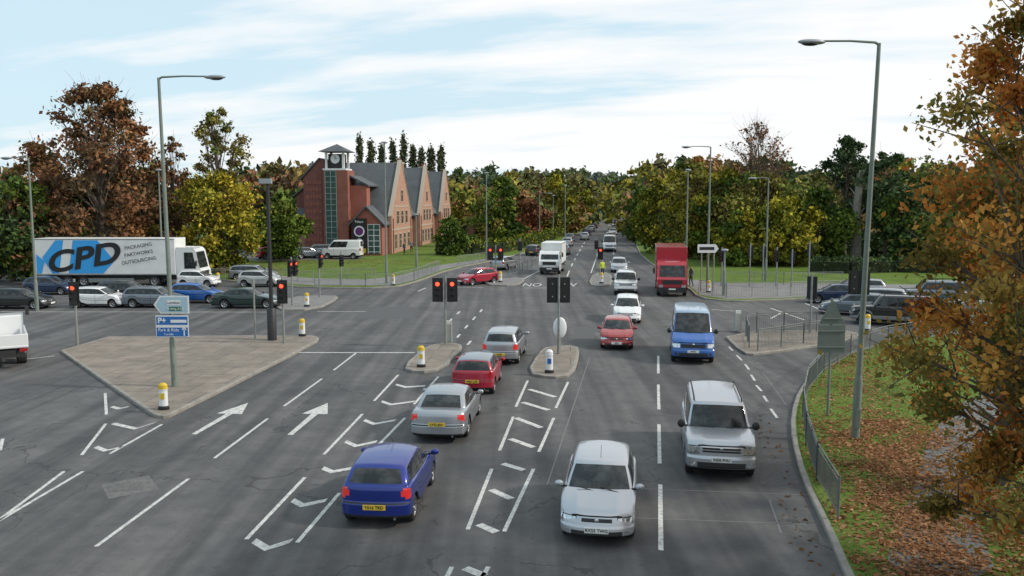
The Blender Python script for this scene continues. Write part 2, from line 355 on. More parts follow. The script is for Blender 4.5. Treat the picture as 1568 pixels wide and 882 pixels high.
lines([[(740,440),(690,440)],[(640,446),(652,441)],[(700,481),(704,477)],[(688,492),(692,488)],[(712,503),(716,498)],[(724,490),(728,485)],[(735,478),(738,474)],[(700,517),(704,512)],[(716,528),(721,522)],[(665,549),(662,553)],[(790,545),(787,550)]],.13)
lines([[(802,441),(856,441)]],.18)
for k in range(16):
    t0=k/16
    f=lambda t:(868+(922-868)*t**.75, 425-(425-330)*t**.62)
    strip(f(t0+.001),f(t0+.03),.15)
    f2=lambda t:(943-(943-930)*t, 430-(430-335)*t**.62)
    strip(f2(t0+.001),f2(t0+.03),.15)
lines([[(800,428),(870,392)],[(905,418),(918,380)],[(842,402),(866,388)]],.12)
def arrow(a,tip,w=.16):
    A,T=G(*a),G(*tip); d=(T-A); L=d.length; d.normalize(); n=Vector((-d.y,d.x,0))
    s_=A+d*(L*.62)
    P=[A+n*w*.5,A-n*w*.5,s_-n*w*.7,s_-n*.46,T,s_+n*.46,s_+n*w*.7]
    mk.poly([(q.x,q.y,.005) for q in P],0)
arrow((297,665),(380,617),.17); arrow((444,666),(502,617),.17)
mk.obj('road_markings',[paintm])
for tx,u,s_ in (('NO',815,1.25),('V',878,1.25)):
    p=G(u,436.5); text(tx,s_,paintm,(p.x,p.y,.006),(0,0,R(-5)),name='road_lettering',sx=.85,sy=3.2,ext=0)
mb=MB()
for a,b_ in (((838,742),(872,640)),((872,640),(903,547)),((972,748),(1240,758)),((972,793),(1235,803)),((1178,765),(1196,816)),((1204,620),(1168,570)),((1170,800),(1215,802))):
    A,B=G(*a),G(*b_); d=(B-A).normalized(); n=Vector((-d.y,d.x,0))*.018
    mb.poly([(q.x,q.y,.003) for q in (A+n,A-n,B-n,B+n)],0)
mb.obj('road_joint',[mat('joint_grey',(.16,.16,.16),.8)])
mb=MB()
for i,q in enumerate([[(1130,700),(1208,704),(1226,742),(1140,742)],[(560,470),(640,470),(632,488),(540,488)],[(880,500),(912,500),(908,530),(872,530)]]):
    mb.poly([(p.x,p.y,.0025) for p in GP(q)],0)
mb.obj('tarmac_patch',[mat('patch_dark',(.06,.06,.062),.85,noise=(8,(.10,.10,.10),.35,.65))])
mb=MB(); ir=mat('manhole_iron',(.08,.08,.078),.7,noise=(9,(.12,.12,.11),.4,.6)); mb.poly([(q.x,q.y,.003) for q in GP([(155,742),(228,728),(244,750),(166,764)])],1)
for s0 in ((178,746,30,8),(206,744,18,6)):
    mb.poly([(q.x,q.y,.007) for q in GP([(s0[0]-s0[2]/2,s0[1]-4),(s0[0]+s0[2]/2,s0[1]-s0[3]),(s0[0]+s0[2]/2+5,s0[1]+5),(s0[0]-s0[2]/2+4,s0[1]+s0[3])])],0)
mb.obj('manhole_cover',[ir,mat('patch',(.14,.14,.13),.85,noise=(6,(.10,.10,.10),.4,.6))])
# ------------------------------------------------------------ fallen leaves / grass
def inpoly(x,y,p):
    r_=False; j=len(p)-1
    for i in range(len(p)):
        if (p[i].y>y)!=(p[j].y>y) and x<(p[j].x-p[i].x)*(y-p[i].y)/(p[j].y-p[i].y)+p[i].x: r_=not r_
        j=i
    return r_
vi=inset(verge,.2); P=[];C_=[];P2=[];C2=[]
while len(P)<17000:
    x=random.uniform(5,20); y=random.uniform(11,42)
    cx=8.9+(y-18)*.3; fall=math.exp(-((x-cx)/(2.3 if x>cx else 1.5))**2)*(1 if y<28 else .22)
    cl=.55+.45*math.sin(x*2.3+1.7*math.sin(y*1.1))*math.sin(y*1.9)
    if random.random()<fall*cl and inpoly(x,y,vi): P.append((x,y,.135+random.random()*.025)); C_.append(np.array(random.choice([(.46,.25,.13),(.36,.17,.08),(.54,.33,.18),(.26,.13,.07),(.42,.21,.11)]))*random.uniform(.6,1.2))
for _ in range(90):
    y=random.uniform(12,30); x=6.3+(y-16)*.2+random.uniform(-.6,.1); P.append((x,y,.012)); C_.append(np.array((.25,.13,.06))*random.uniform(.5,1.1))
leaves('fallen_leaves',np.array(P),rng.uniform(.03,.08,len(P)),np.array(C_),flat=True,asp=.75)
while len(P2)<20000:
    x=random.uniform(6,22); y=random.uniform(14,42)
    if inpoly(x,y,vi): P2.append((x,y,.14)); C2.append(np.array(random.choice([(.08,.14,.03),(.12,.18,.035),(.16,.19,.06)]))*random.uniform(.6,1.2))
leaves('grass_tufts',np.array(P2),rng.uniform(.02,.06,len(P2)),np.array(C2),asp=.25)
P=[];C_=[]
for u,v,sg in ((150,420,12),(330,425,8),(560,412,9),(460,410,9)):
    g=G(u,v)
    for _ in range(350):
        P.append((g.x+random.gauss(0,sg),g.y+8+random.gauss(0,3),.14)); C_.append(np.array((.36,.2,.07))*random.uniform(.6,1.1))
leaves('fallen_leaves',np.array(P),rng.uniform(.08,.16,len(P)),np.array(C_),flat=True)
# ------------------------------------------------------------ wheels
WH={}
def wheel_mesh(r,w):
    k=(round(r,2),round(w,2))
    if k in WH: return WH[k]
    mb=MB(); n=30
    prof=[(-w/2,r*.62,0),(-w/2-.005,r*.8,0),(-w/2+.015,r*.96,0),(-w/2+.05,r,0),(w/2-.05,r,0),(w/2-.015,r*.96,0),(w/2+.005,r*.8,0),(w/2,r*.62,0)]
    vs=[(x,rr*math.cos(2*math.pi*i/n),rr*math.sin(2*math.pi*i/n)) for x,rr,_ in prof for i in range(n)]
    mb.add(vs,[(j*n+i,j*n+(i+1)%n,(j+1)*n+(i+1)%n,(j+1)*n+i) for j in range(len(prof)-1) for i in range(n)],0,True)
    for sg in(-1,1):
        rings=[(r*.64,w/2),(r*.57,w/2-.01),(r*.5,w/2-.03),(r*.18,w/2-.035),(r*.1,w/2-.01),(0.001,w/2-.01)]
        vs=[(sg*x,rr*math.cos(2*math.pi*i/n),rr*math.sin(2*math.pi*i/n)) for rr,x in rings for i in range(n)]
        for j in range(5):
            for i in range(n):
                m=1
                if j==2 and i%5 in(0,1,2): m=2
                if j==1 and i%5==1: m=2
                mb.add([vs[j*n+i],vs[j*n+(i+1)%n],vs[(j+1)*n+(i+1)%n],vs[(j+1)*n+i]],[(0,1,2,3)],m,True)
    me=bpy.data.meshes.new('wheel'); me.from_pydata(mb.v,[],mb.f)
    for q in (rubber,rimm,under): me.materials.append(q)
    me.polygons.foreach_set('material_index',mb.m); me.polygons.foreach_set('use_smooth',mb.s); WH[k]=me; return me
def wheel(parent,x,y,r,w=.2):
    o=bpy.data.objects.new('wheel',wheel_mesh(r,w)); col.objects.link(o); o.parent=parent; o.location=(x,y,r)
# ------------------------------------------------------------ cars
def boxgrid(xs,ys,zs,bottom=True):
    idx={};V=[];Fc=[];nx,ny,nz=len(xs)-1,len(ys)-1,len(zs)-1
    def vid(i,j,k):
        q=(i,j,k)
        if q not in idx: idx[q]=len(V); V.append((xs[i],ys[j],zs[k]))
        return idx[q]
    mid=lambda a,i:(a[i]+a[i+1])/2
    for i in range(nx):
        for j in range(ny):
            Fc.append(((vid(i,j,nz),vid(i+1,j,nz),vid(i+1,j+1,nz),vid(i,j+1,nz)),'z+',mid(xs,i),mid(ys,j),1))
            if bottom: Fc.append(((vid(i,j,0),vid(i,j+1,0),vid(i+1,j+1,0),vid(i+1,j,0)),'z-',mid(xs,i),mid(ys,j),-1))
    for j in range(ny):
        for k in range(nz):
            Fc.append(((vid(0,j,k),vid(0,j,k+1),vid(0,j+1,k+1),vid(0,j+1,k)),'x',-1,mid(ys,j),mid(zs,k)))
            Fc.append(((vid(nx,j,k),vid(nx,j+1,k),vid(nx,j+1,k+1),vid(nx,j,k+1)),'x',1,mid(ys,j),mid(zs,k)))
    for i in range(nx):
        for k in range(nz):
            Fc.append(((vid(i,0,k),vid(i+1,0,k),vid(i+1,0,k+1),vid(i,0,k+1)),'y-',mid(xs,i),-1,mid(zs,k)))
            Fc.append(((vid(i,ny,k),vid(i,ny,k+1),vid(i+1,ny,k+1),vid(i+1,ny,k)),'y+',mid(xs,i),1,mid(zs,k)))
    return V,Fc
def rnd(p,h,r,lowz=True):
    c=[max(-(h[i]-r),min(h[i]-r,p[i])) for i in range(3)]
    if not lowz: c[2]=min(h[2]-r,p[2])
    d=[p[i]-c[i] for i in range(3)]; L=math.sqrt(sum(q*q for q in d))
    if L<1e-6: return p
    return [c[i]+r*d[i]/L for i in range(3)]
sym=lambda l: sorted(set([-q for q in l]+l))
ST={
'hatch':dict(L=3.9,W=1.68,H=1.45,top=[(0,.66),(.05,.74),(.14,.83),(.27,.94),(.5,.95),(.9,1.0),(1,.97)],g=(.235,.985,.43,.90),fo=.78,ro=.62,wr=.3,bp=(.50,),kf=.10,kr=.03),
'mini':dict(L=3.63,W=1.69,H=1.41,top=[(0,.72),(.05,.8),(.14,.86),(.25,.92),(.5,.93),(1,.95)],g=(.25,.985,.38,.92),fo=.7,ro=.5,wr=.3,bp=(.48,),kf=.06,kr=.03),
'saloon':dict(L=4.47,W=1.74,H=1.42,top=[(0,.62),(.05,.7),(.14,.79),(.29,.91),(.5,.92),(.85,.97),(.97,.98),(1,.93)],g=(.27,.86,.42,.72),fo=.78,ro=1.0,wr=.32,bp=(.52,),kf=.10,kr=.05),
'mpv':dict(L=4.1,W=1.7,H=1.55,top=[(0,.68),(.05,.77),(.13,.87),(.23,.98),(.5,.99),(1,1.02)],g=(.2,.985,.40,.93),fo=.8,ro=.7,wr=.31,bp=(.52,),kf=.09,kr=.03),
'estate':dict(L=4.5,W=1.74,H=1.46,top=[(0,.64),(.05,.72),(.14,.81),(.27,.93),(.5,.94),(1,.97)],g=(.25,.985,.40,.92),fo=.85,ro=.85,wr=.31,bp=(.5,.27),kf=.09,kr=.03),
'suv':dict(L=4.8,W=1.88,H=1.83,top=[(0,1.0),(.03,1.07),(.12,1.11),(.25,1.15),(.5,1.16),(1,1.17)],g=(.24,.992,.335,.955),fo=.8,ro=.9,wr=.38,bp=(.52,.27),kf=.03,kr=.02),
'van':dict(L=4.85,W=1.97,H=2.35,top=[(0,1.02),(.03,1.12),(.09,1.22),(.17,1.36),(.5,1.38),(1,1.38)],g=(.15,.995,.30,.985),fo=.88,ro=.95,wr=.33,bp=(.62,.33),kf=.08,kr=.01),
}
clad=mat('cladding',(.2,.21,.22),.5)
def car(name,style,paint,near,heading,oncoming,plate=None,lod=0,scale=1,lights=False,side=False,blind=False,roofm=None):
    P=ST[style]; L,W,Ht=P['L']*scale,P['W'],P['H']; hx,hy=W/2,L/2
    roofm=roofm or paint
    d=Vector((math.sin(heading),math.cos(heading),0))
    near=Vector(near)
    if side: ctr=near+Vector((0,W/2,0)); rz=-heading
    else: ctr=near+d*(L/2); rz=-heading+(math.pi if oncoming else 0)
    ctr.z=0
    E=empty(name,ctr,rz); wr=P['wr']; ywf=hy-P['fo']; ywr=-hy+P['ro']; Ra=wr+.055
    ys=[-1,-.992,-.98,-.96,-.93,.93,.96,.98,.992,1,-.9,.9,.86,0.2,-.1,.05,.3,-.3]
    arc=[-1,-.985,-.94,-.87,-.75,-.6,-.4,-.2,0,.2,.4,.6,.75,.87,.94,.985,1]
    for w in(ywf,ywr): ys+=[(w+Ra*a)/hy for a in arc]
    gy=lambda s:(1-2*s)
    g0,g1,g2,g3=P['g']; dl=[gy(g0)-.03]+[gy(b_)*1.0 for b_ in P['bp']]; dl=[q for q in dl if all(abs(q*hy-w)>Ra+.02 for w in(ywf,ywr))]
    for q in dl: ys=[y for y in ys if abs(y-q)>.012]
    ys=sorted(ys); ys2=[ys[0]]
    for y in ys[1:]:
        if y-ys2[-1]>.003: ys2.append(y)
    dd=.006/hy*1.3; ys2=sorted(ys2+[q-dd for q in dl]+[q+dd for q in dl]); ys2[-1]=1
    ts=[0,.05,.1,.15,.2,.32,.44,.48,.52,.57,.62,.64,.7,.76,.82,.88,.905,.94,.955,.975,1]; xs=sym([0,.14,.28,.42,.44,.56,.58,.64,.70,.76,.82,.88,.92,.95,.965,.98,1])
    V,Fc=boxgrid(xs,ys2,[2*t-1 for t in ts]); sx=[q[0] for q in P['top']]; sz=[q[1] for q in P['top']]
    zs0=.22 if style not in('suv','van') else .33
    suv=style in('suv','van')
    def ztop(y): return float(np.interp((1-y/hy)/2,sx,sz))
    def zbot(y):
        z=zs0
        for w in(ywf,ywr):
            q=Ra*Ra-(y-w)**2
            if q>0: z=max(z,wr+math.sqrt(q)*1.0)
        return z
    out=[]
    for x,y,z in V:
        p=rnd([x*hx,y*hy,z*.35],(hx,hy,.35),.075); t=(p[2]/.35+1)/2
        zb=zbot(y*hy); zt=ztop(p[1]); Z=zb+(zt-zb)*t
        tz=(Z-.2)/max(.3,zt-.2)
        f=1-.05*max(0,(.35-tz)/.35)**2-.045*max(0,tz-.45)**1.5
        X=p[0]*f; yn=p[1]/hy; Y=p[1]
        wgt=max(0,abs(yn)-.55)/.45; xa=abs(x)
        X*=1-.05*wgt**2
        if yn>0: Y-=((.24 if not suv else .13)*xa**3.2+P['kf']*tz**2)*wgt**1.5
        else: Y+=(.13*xa**3.5+P['kr']*tz**2)*wgt**1.5
        if abs(yn)>.97 and .1<t<.5: Y+=.045*(1 if yn>0 else -1)
        dz=0
        if z>.9 and (1-yn)/2<g0: dz=.025*(1-xa*xa)+.018*math.exp(-((xa-.55)/.12)**2)
        elif z>.9: dz=.03*(1-xa*xa)
        if xa>.97 and .62<t<.8: X*=1.008
        out.append((X,Y,Z+dz))
    mb=MB(); mb.v=out
    hsx=.56 if not suv else .64
    for f,tg,x,y,z in Fc:
        xa=abs(x); t=(z+1)/2; m=0
        if tg=='z-': m=5
        elif tg=='y+':
            if hsx<xa<.99 and .62<t<.94:
                m=3
                if xa<hsx+.02 or t<.64 or (.905<t): m=5
                lo=.64+(.18*(1-(xa-hsx)/(1-hsx)) if not suv else 0)
                if t<lo and not suv: m=0
            elif style in('suv',) and xa<.56 and .7<t<.94: m=6 if (t>.88 or .76<t<.82) else 5
            elif style=='van' and xa<.58 and .64<t<.88: m=1
            elif xa<.42 and .7<t<.88 and not suv: m=6 if .76<t<.82 and style!='hatch' else 1
            elif xa<.44 and .64<t<.7 and not suv: m=0
            elif xa<.70 and .1<t<.32: m=1
            elif .76<xa<.88 and .15<t<.32: m=3 if style in('suv','hatch') else 1
            elif t<.05: m=1
            elif .94<t<.955 and xa<.7: m=5
            if style=='suv' and t<.32 and m==0: m=7
        elif tg=='x':
            if y>.955 and .7<t<.905: m=3
            elif y<-.965 and .64<t<.94 and style!='mini': m=4
            elif t<.1: m=1
            elif any(abs(y-q)<dd for q in dl) and t>.12: m=5
            elif .44<t<.48 and -.8<y<.8 and style in('hatch','mpv','estate'): m=1
            if style=='suv' and t<.32 : m=7
        elif tg=='y-':
            if xa>.76 and .62<t<.955:
                m=4
                if style=='mini' and (xa>.95 or t<.7): m=0
                if style=='saloon' and t<.7: m=0
                if style=='saloon' and .7<t<.76 and xa<.9: m=3
                if style in('hatch','mpv') and xa<.82 and t>.88: m=0
                if style=='hatch' and t<.7 and xa<.88: m=0
            elif t<.15: m=1
            elif .48<t<.52 : m=1 if style in('hatch','mpv','estate') else 5
        mb.f.append(list(f)); mb.m.append(m); mb.s.append(tg!='z-')
    # cabin
    yA,yB=hy*gy(g0),hy*gy(g1); yC,yD=hy*gy(g2),hy*gy(g3); gm=(yA+yB)/2; ghy=(yA-yB)/2; hg=.3; wb=hx*.94; wt=.80 if not suv else .86
    if style=='van': wt=.88
    bys=[]
    for bpn in P['bp']:
        q=hy*gy(bpn); qn=(q-gm)/ghy; bys.append(qn)
    gys=sorted([-1,-.985,-.96,-.93,-.88,-.8,.72,.8,.88,.93,.96,.985,1,0,-.2,.2,-.5,.5]+[q-.03 for q in bys]+[q+.03 for q in bys])
    gts=[0,.06,.1,.2,.35,.5,.65,.8,.86,.9,.94,.97,1]; gxs=sym([0,.2,.4,.6,.75,.84,.9,.94,.97,1])
    V,Fc=boxgrid(gxs,gys,[2*t-1 for t in gts],False); out=[]
    for x,y,z in V:
        p=rnd([x*wb,y*ghy,z*hg],(wb,ghy,hg),.10,False); t=(p[2]/hg+1)/2; yn=p[1]/ghy
        yf=yA+(yC-yA)*t**1.08; yr=yB+(yD-yB)*t**1.6; Y=yr+(yf-yr)*(yn+1)/2
        xa=abs(p[0])/wb
        if yn>0: Y-=.15*xa**2.5*max(0,yn)**4
        else: Y+=.09*xa**2.5*max(0,-yn)**4
        X=p[0]*(1+(wt-1)*t**1.25)*(1-.05*abs(yn)**3)
        zr=Ht-.05*xa*xa-.06*yn*yn*(.4 if suv else 1); zb=ztop(max(-hy,min(hy,Y)))-.03
        zb=min(zb,zr-.25)
        out.append((X,Y,zb+(zr-zb)*t))
    o=len(mb.v); mb.v+=out
    for f,tg,x,y,z in Fc:
        xa=abs(x); t=(z+1)/2; m=8
        if tg=='x':
            if .1<t<.86 and -.88<y<.93: m=2
            if m==2 and y<-.8 and style in('hatch','mini','saloon'): m=8
            if m==2 and any(abs(y-q)<.03 for q in bys): m=1
            if blind and y<bys[0]: m=0
            elif t<.1: m=0
            elif m==8 and t<.86: m=0
        elif tg=='y+':
            m=2 if xa<.94 and t<.9 else 0
            if t<.1: m=1
            if t>.9: m=8
        elif tg=='y-':
            m=2 if xa<.84 and (.2 if style!='saloon' else .02)<t<.86 else 0
            if style=='mini' and xa<.9 and .1<t<.9: m=2
            if m==2 and t<.2 and style!='mini': m=1
        mb.f.append([i+o for i in f]); mb.m.append(m); mb.s.append(True)
    yz=yA-.22; zt=ztop(yz)
    for s_ in(-1,1):
        mb.ell((s_*(hx+.08),yz,zt+.06),(.11,.055,.08) if not suv else (.11,.06,.12),0 if not suv else 1,10,6); mb.box((s_*(hx-.03),yz,zt+.01),(.14,.05,.04),1)
        for q in P['bp'][:1]+((P['bp'][1],) if len(P['bp'])>1 else ()): mb.box((s_*(hx*.972),hy*gy(q)+.16,zt-.17),(.03,.14,.025),1 if style!='saloon' else 0)
    if style=='suv':
        for s_ in(-1,1): mb.tube([(s_*.66,yC-.2,Ht-.04),(s_*.66,yC-.3,Ht+.04),(s_*.66,yD+.35,Ht+.04),(s_*.66,yD+.25,Ht-.04)],[.022]*4,1,6)
    if style=='hatch' or style=='mpv': mb.cyl((0,yC-.15,Ht-.02),(0,yC-.45,Ht+.2),.006,1,n=5)
    for s_ in(-.45,.08): mb.tube([(s_,yA+.0,ztop(yA)+.015),(s_+.42,yA-.1,ztop(yA)+.085)],[.012,.009],1,4)
    mb.cyl((W*.28,-hy+.12,.27),(W*.28,-hy-.05,.26),.03,6,n=8)
    mb.ell((0,hy-P['kf']*.7+.0,ztop(hy)-.09),(.06,.03,.045),6,10,6)
    tm=brakel if lights else taill
    mb.obj('body',[paint,trim,glass,headl,tm,under,chrome,clad,roofm],E)
    mb=MB(); mb.box((0,0,.33),(W*.8,L*.86,.24),0); mb.obj('underbody',[under],E)
    for s_ in(-1,1):
        wheel(E,s_*(hx-.125),ywf,wr,.2); wheel(E,s_*(hx-.125),ywr,wr,.2)
    zc=zs0+.37*(ztop(hy)-zs0) if not suv else .62
    mb=MB(); mb.box((0,hy+.035,zc),(.52,.03,.115),0); zr=.62 if style=='saloon' else (.52 if style!='mini' else .56)
    mb.box((0,-hy-.045,zr),(.52,.03,.115),1); mb.obj('number_plate',[platew,platey],E)
    if plate:
        if oncoming: text(plate,.105,ink,(0,hy+.053,zc),(R(90),0,math.pi),E,'plate_text',sx=.95,bold=.002)
        else: text(plate,.105,ink,(0,-hy-.063,zr),(R(90),0,0),E,'plate_text',sx=.95,bold=.002)
    return E
def pm(n,c,metal=.0,rough=.28): return mat(n,c,rough,metal,coat=.7)
silver=pm('silver_paint',(.38,.40,.42),.75,.33); silver2=pm('pale_silver_paint',(.46,.48,.51),.7,.33); white_p=pm('white_car_paint',(.68,.69,.69)); blue_p=pm('blue_metallic',(.010,.028,.22),.35); red_p=pm('red_car_paint',(.36,.012,.035),.15)
black_p=pm('black_car_paint',(.012,.014,.015)); navy_p=pm('navy_paint',(.015,.03,.08),.2); grey_p=pm('grey_paint',(.16,.19,.22),.4); vblue=pm('van_blue',(.015,.10,.36)); dred=pm('dark_red_paint',(.3,.02,.02)); dgreen=pm('dark_green_paint',(.01,.03,.025)); beige=pm('pale_grey_paint',(.45,.46,.45),.4)
car('hatchback_car','hatch',blue_p,G(574,810),R(4.5),False,'Y616 TRD',lights=True)
car('saloon_car','saloon',silver,G(669,680),R(5.5),False,'LY53 JEO',lights=True)
car('small_hatchback_car','mini',red_p,G(723,606),R(5),False,'WJ03 LXE',roofm=grey_p)
car('compact_car','mpv',silver,G(765,560),R(7),False,'RX02',lights=True)
car('hatchback_car','hatch',silver2,G(913,838),R(8.5),True,'RX55 TWG')
car('suv_car','suv',silver2,G(1104,739),R(9.5),True,'RE06 PNU')
car('panel_van','van',vblue,G(1061,559),R(9.5),True,'KP03',roofm=pm('pale_blue_roof',(.30,.40,.52)))
car('hatchback_car','hatch',dred,G(944,537),R(8),True,'RJ05',scale=.9)
car('compact_car','mpv',white_p,G(960,497),R(8),True)
car('suv_car','suv',white_p,G(958,453),R(8),True,scale=.85)
car('estate_car','estate',silver,G(948,418),R(7),True)
car('panel_van','van',white_p,G(933,386),R(7),True,blind=True)
car('hatchback_car','hatch',red_p,G(704,437),R(48),True)
car('estate_car','estate',silver,G(760,414),R(22),False)
car('estate_car','estate',black_p,G(813,392),R(12),False)
for i,(u,v,st,pp,on) in enumerate([(862,391,'mpv',grey_p,0),(868,378,'estate',silver,0),(872,370,'hatch',grey_p,0),(895,368,'hatch',silver,0),(898,361,'estate',navy_p,0),(905,355,'mpv',silver,0),(910,350,'estate',black_p,0),(912,344,'mpv',silver,0),(915,338,'van',white_p,0),(919,333,'estate',grey_p,0),(922,328,'van',white_p,0),
   (934,369,'mpv',white_p,1),(938,360,'estate',silver,1),(941,353,'hatch',silver,1),(946,344,'estate',navy_p,1),(936,336,'mpv',silver,1),(933,331,'van',white_p,1)]):
    car('distant_car',st,pp,G(u,v),R(7),bool(on),blind=True)
# cross road queue
for u,v,st,pp,dr,sc in [(20,474,'estate',black_p,1,1),(146,472,'hatch',white_p,1,1),(231,472,'estate',grey_p,1,.95),(296,465,'hatch',vblue,1,1),(373,473,'saloon',dgreen,1,1.05),(188,462,'estate',black_p,1,1),
   (395,440,'hatch',beige,1,.95),(385,430,'estate',silver,1,1),(70,452,'hatch',navy_p,1,1),(300,440,'hatch',white_p,1,.9)]:
    car('queueing_car',st,pp,G(u,v),R(90),False,side=True,scale=sc)
for u,v,a,st,pp in [(1378,500,-68,'suv',black_p),(1318,484,-66,'estate',grey_p),(1345,474,-66,'estate',silver),(1285,466,-70,'hatch',navy_p),(1500,482,-75,'estate',silver),(1440,470,-72,'suv',grey_p),(1315,456,-75,'estate',silver)]:
    car('queueing_car',st,pp,G(u,v),R(a),False,side=True)
for u,Y,st,pp in [(432,104,'hatch',vblue),(452,107,'estate',navy_p),(470,106,'hatch',grey_p),(415,105,'mpv',red_p),(500,112,'estate',silver)]:
    e=car('parked_car',st,pp,(XA(u,Y),Y,0),R(70+random.uniform(-20,20)),False,side=True); e.location.z=.13
e=car('parked_van','van',white_p,(XA(522,105),105,0),R(-88),False,side=True,blind=True,scale=1.05); e.location.z=.13
mb=MB(); mb.box((-.3,0,0),(2.4,.02,.35),0); mb.box((-1.2,0.0,.35),(.5,.02,.3),1); o=mb.obj('van_livery',[red_p,vblue],e); o.rotation_euler=(0,0,R(90)); o.location=(1.0,-.4,.95)
# ------------------------------------------------------------ lorries
def lorry(name,near,heading,kind,paintc,boxm,W=2.4,cabh=2.7,Lb=6,bh=3.8,side=False,away=False):
    L=Lb+2.0; d=Vector((math.sin(heading),math.cos(heading),0)); near=Vector(near)
    if side: ctr=near+Vector((0,W/2,0)); rz=-heading
    else: ctr=near+d*(L/2); rz=-heading+(0 if away else math.pi)
    ctr.z=0
    E=empty(name,ctr,rz); hy=L/2; hx=W/2; mb=MB()
    prof=[(hy-2.0,.5),(hy-.02,.5),(hy+.03,.8),(hy+.02,1.35),(hy-.08,1.5),(hy-.42,cabh-.25),(hy-.6,cabh-.05),(hy-.8,cabh),(hy-2.0,cabh+.02)]
    mb.prism(prof,-hx*.95,hx*.95,0)
    mb.obj('cab',[paintc],E,bevel=.06)
    mb=MB()
    def on(x,t,off): 
        p=Vector((x,hy-.08,1.5)).lerp(Vector((x,hy-.42,cabh-.25)),t); return p+Vector((0,.96,.27))*off
    mb.poly([on(-hx*.82,.06,.012),on(hx*.82,.06,.012),on(hx*.78,.95,.012),on(-hx*.78,.95,.012)],0)
    for s_ in(-1,1):
        x=s_*(hx*.95+.012); mb.poly([(x,hy-.35,1.55),(x,hy-1.35,1.55),(x,hy-1.35,cabh-.35),(x,hy-.6,cabh-.35)],0)
        mb.box((s_*(hx+.2),hy-.25,2.0),(.16,.12,.42),1); mb.cyl((s_*hx*.9,hy-.3,2.25),(s_*(hx+.2),hy-.25,2.25),.02,1,n=6)
        mb.box((s_*hx*.72,hy+.04,.85),(.32,.06,.2),2)
    mb.box((0,hy+.045,1.15),(W*.62,.04,.32),1); mb.box((0,hy+.05,.62),(W*.9,.06,.26),1); mb.box((0,hy+.09,.62),(.52,.02,.11),3); mb.box((0,hy+.06,.42),(W*.88,.05,.1),1)
    mb.obj('cab_fittings',[glass,trim,headl,platew],E)
    mb=MB(); mb.box((0,-1.05,.72),(W*.5,L-2.3,.28),0)
    for s_ in(-1,1):
        mb.box((s_*hx*.9,-.8,.55),(.06,Lb*.35,.35),1)
    mb.box((0,-hy+.1,.6),(W*.9,.1,.12),0); mb.obj('chassis',[trim,galv],E)
    mb=MB()
    if kind=='box': mb.box((0,-1.05,(1.0+bh)/2),(W,Lb-.1,bh-1.0),0)
    else: mb.box((0,-1.05,1.0),(W,Lb-.1,.12),0); mb.box((0,-hy+.05,1.3),(W,.06,.5),0); mb.box((hx-.03,-1.05,1.3),(.06,Lb-.2,.5),0); mb.box((-hx+.03,-1.05,1.3),(.06,Lb-.2,.5),0)
    mb.obj('load_body',[boxm],E,bevel=.04)
    if kind=='box':
        mb=MB()
        for s_ in(-1,1):
            mb.box((s_*(hx+.004),-1.05,bh-.06),(.03,Lb-.12,.08),0); mb.box((s_*(hx+.004),-1.05,1.06),(.03,Lb-.12,.1),0)
            mb.box((s_*W*.05,-hy+.08,(1.0+bh)/2),(.03,.12,bh-1.2),0)
            mb.box((s_*(hx-.04),-hy+.07,(1.0+bh)/2),(.06,.1,bh-1.05),0)
        mb.obj('body_frame',[galv],E)
    r=.46 if W>2.05 else .34
    for s_ in(-1,1):
        wheel(E,s_*(hx-.2),hy-1.25,r,.28); wheel(E,s_*(hx-.25),-hy+(1.6 if Lb<9 else 1.4),r,.4)
        if Lb>9:
            for q in (2.75,4.1): wheel(E,s_*(hx-.25),-hy+q,r,.4)
            wheel(E,s_*(hx-.25),hy-4.0,r,.4)
        mb=MB(); mb.box((s_*(hx-.2),-hy-.0,.85),(.3,.05,.14),0); mb.obj('tail_lamp',[taill],E)
    return E,hy,hx
lred=pm('lorry_red',(.38,.015,.03)); lwhite=mat('trailer_white',(.72,.73,.72),.4,noise=(.8,(.62,.63,.62),.35,.7))
E,hy,hx=lorry('box_lorry',G(1029,455),R(8.5),'box',lred,lred,W=2.4,Lb=6.2,bh=3.75)
text('PARCELS',.3,white,(0,hy-.62,2.62),(R(75),0,math.pi),E,sx=.9)
E,hy,hx=lorry('articulated_lorry',G(181,439),R(90),'box',white_p,lwhite,W=2.5,cabh=3.3,Lb=12.2,bh=4.15,side=True)
mb=MB(); x=hx+.024
cb=mat('livery_blue',(.03,.32,.72),.4); 
mb.poly([(x,-5.6,1.15),(x,-1.2,1.15),(x,-.2,2.2),(x,-1.6,4.0),(x,-5.2,4.0),(x,-6.4,2.5)],0)
mb.poly([(x+.006,-5.0,1.15),(x+.006,-4.2,1.15),(x+.006,-3.7,4.0),(x+.006,-4.5,4.0)],1)
mb.poly([(x+.006,-6.9,1.15),(x+.006,-6.5,1.15),(x+.006,-6.2,2.2),(x+.006,-6.9,2.8)],0)
mb.obj('livery',[cb,lwhite,navy_p],E)
text('CPD',2.5,ink,(x+.03,-3.0,2.4),(R(90),R(-9),R(90)),E,sx=1.3,bold=.07,shear=.25)
for i,s_ in enumerate(('PACKAGING','PARTWORKS','OUTSOURCING')): text(s_,.42,ink,(x+.03,1.9,3.5-i*.62),(R(90),R(-9),R(90)),E,sx=1)
lorry('flatbed_truck',G(8,567),R(-32),'flat',white_p,white_p,W=1.9,Lb=3.4,cabh=2.0,away=True)
lorry('box_van',G(841,421),R(9),'box',white_p,lwhite,W=2.15,cabh=2.3,Lb=4.2,bh=3.1)
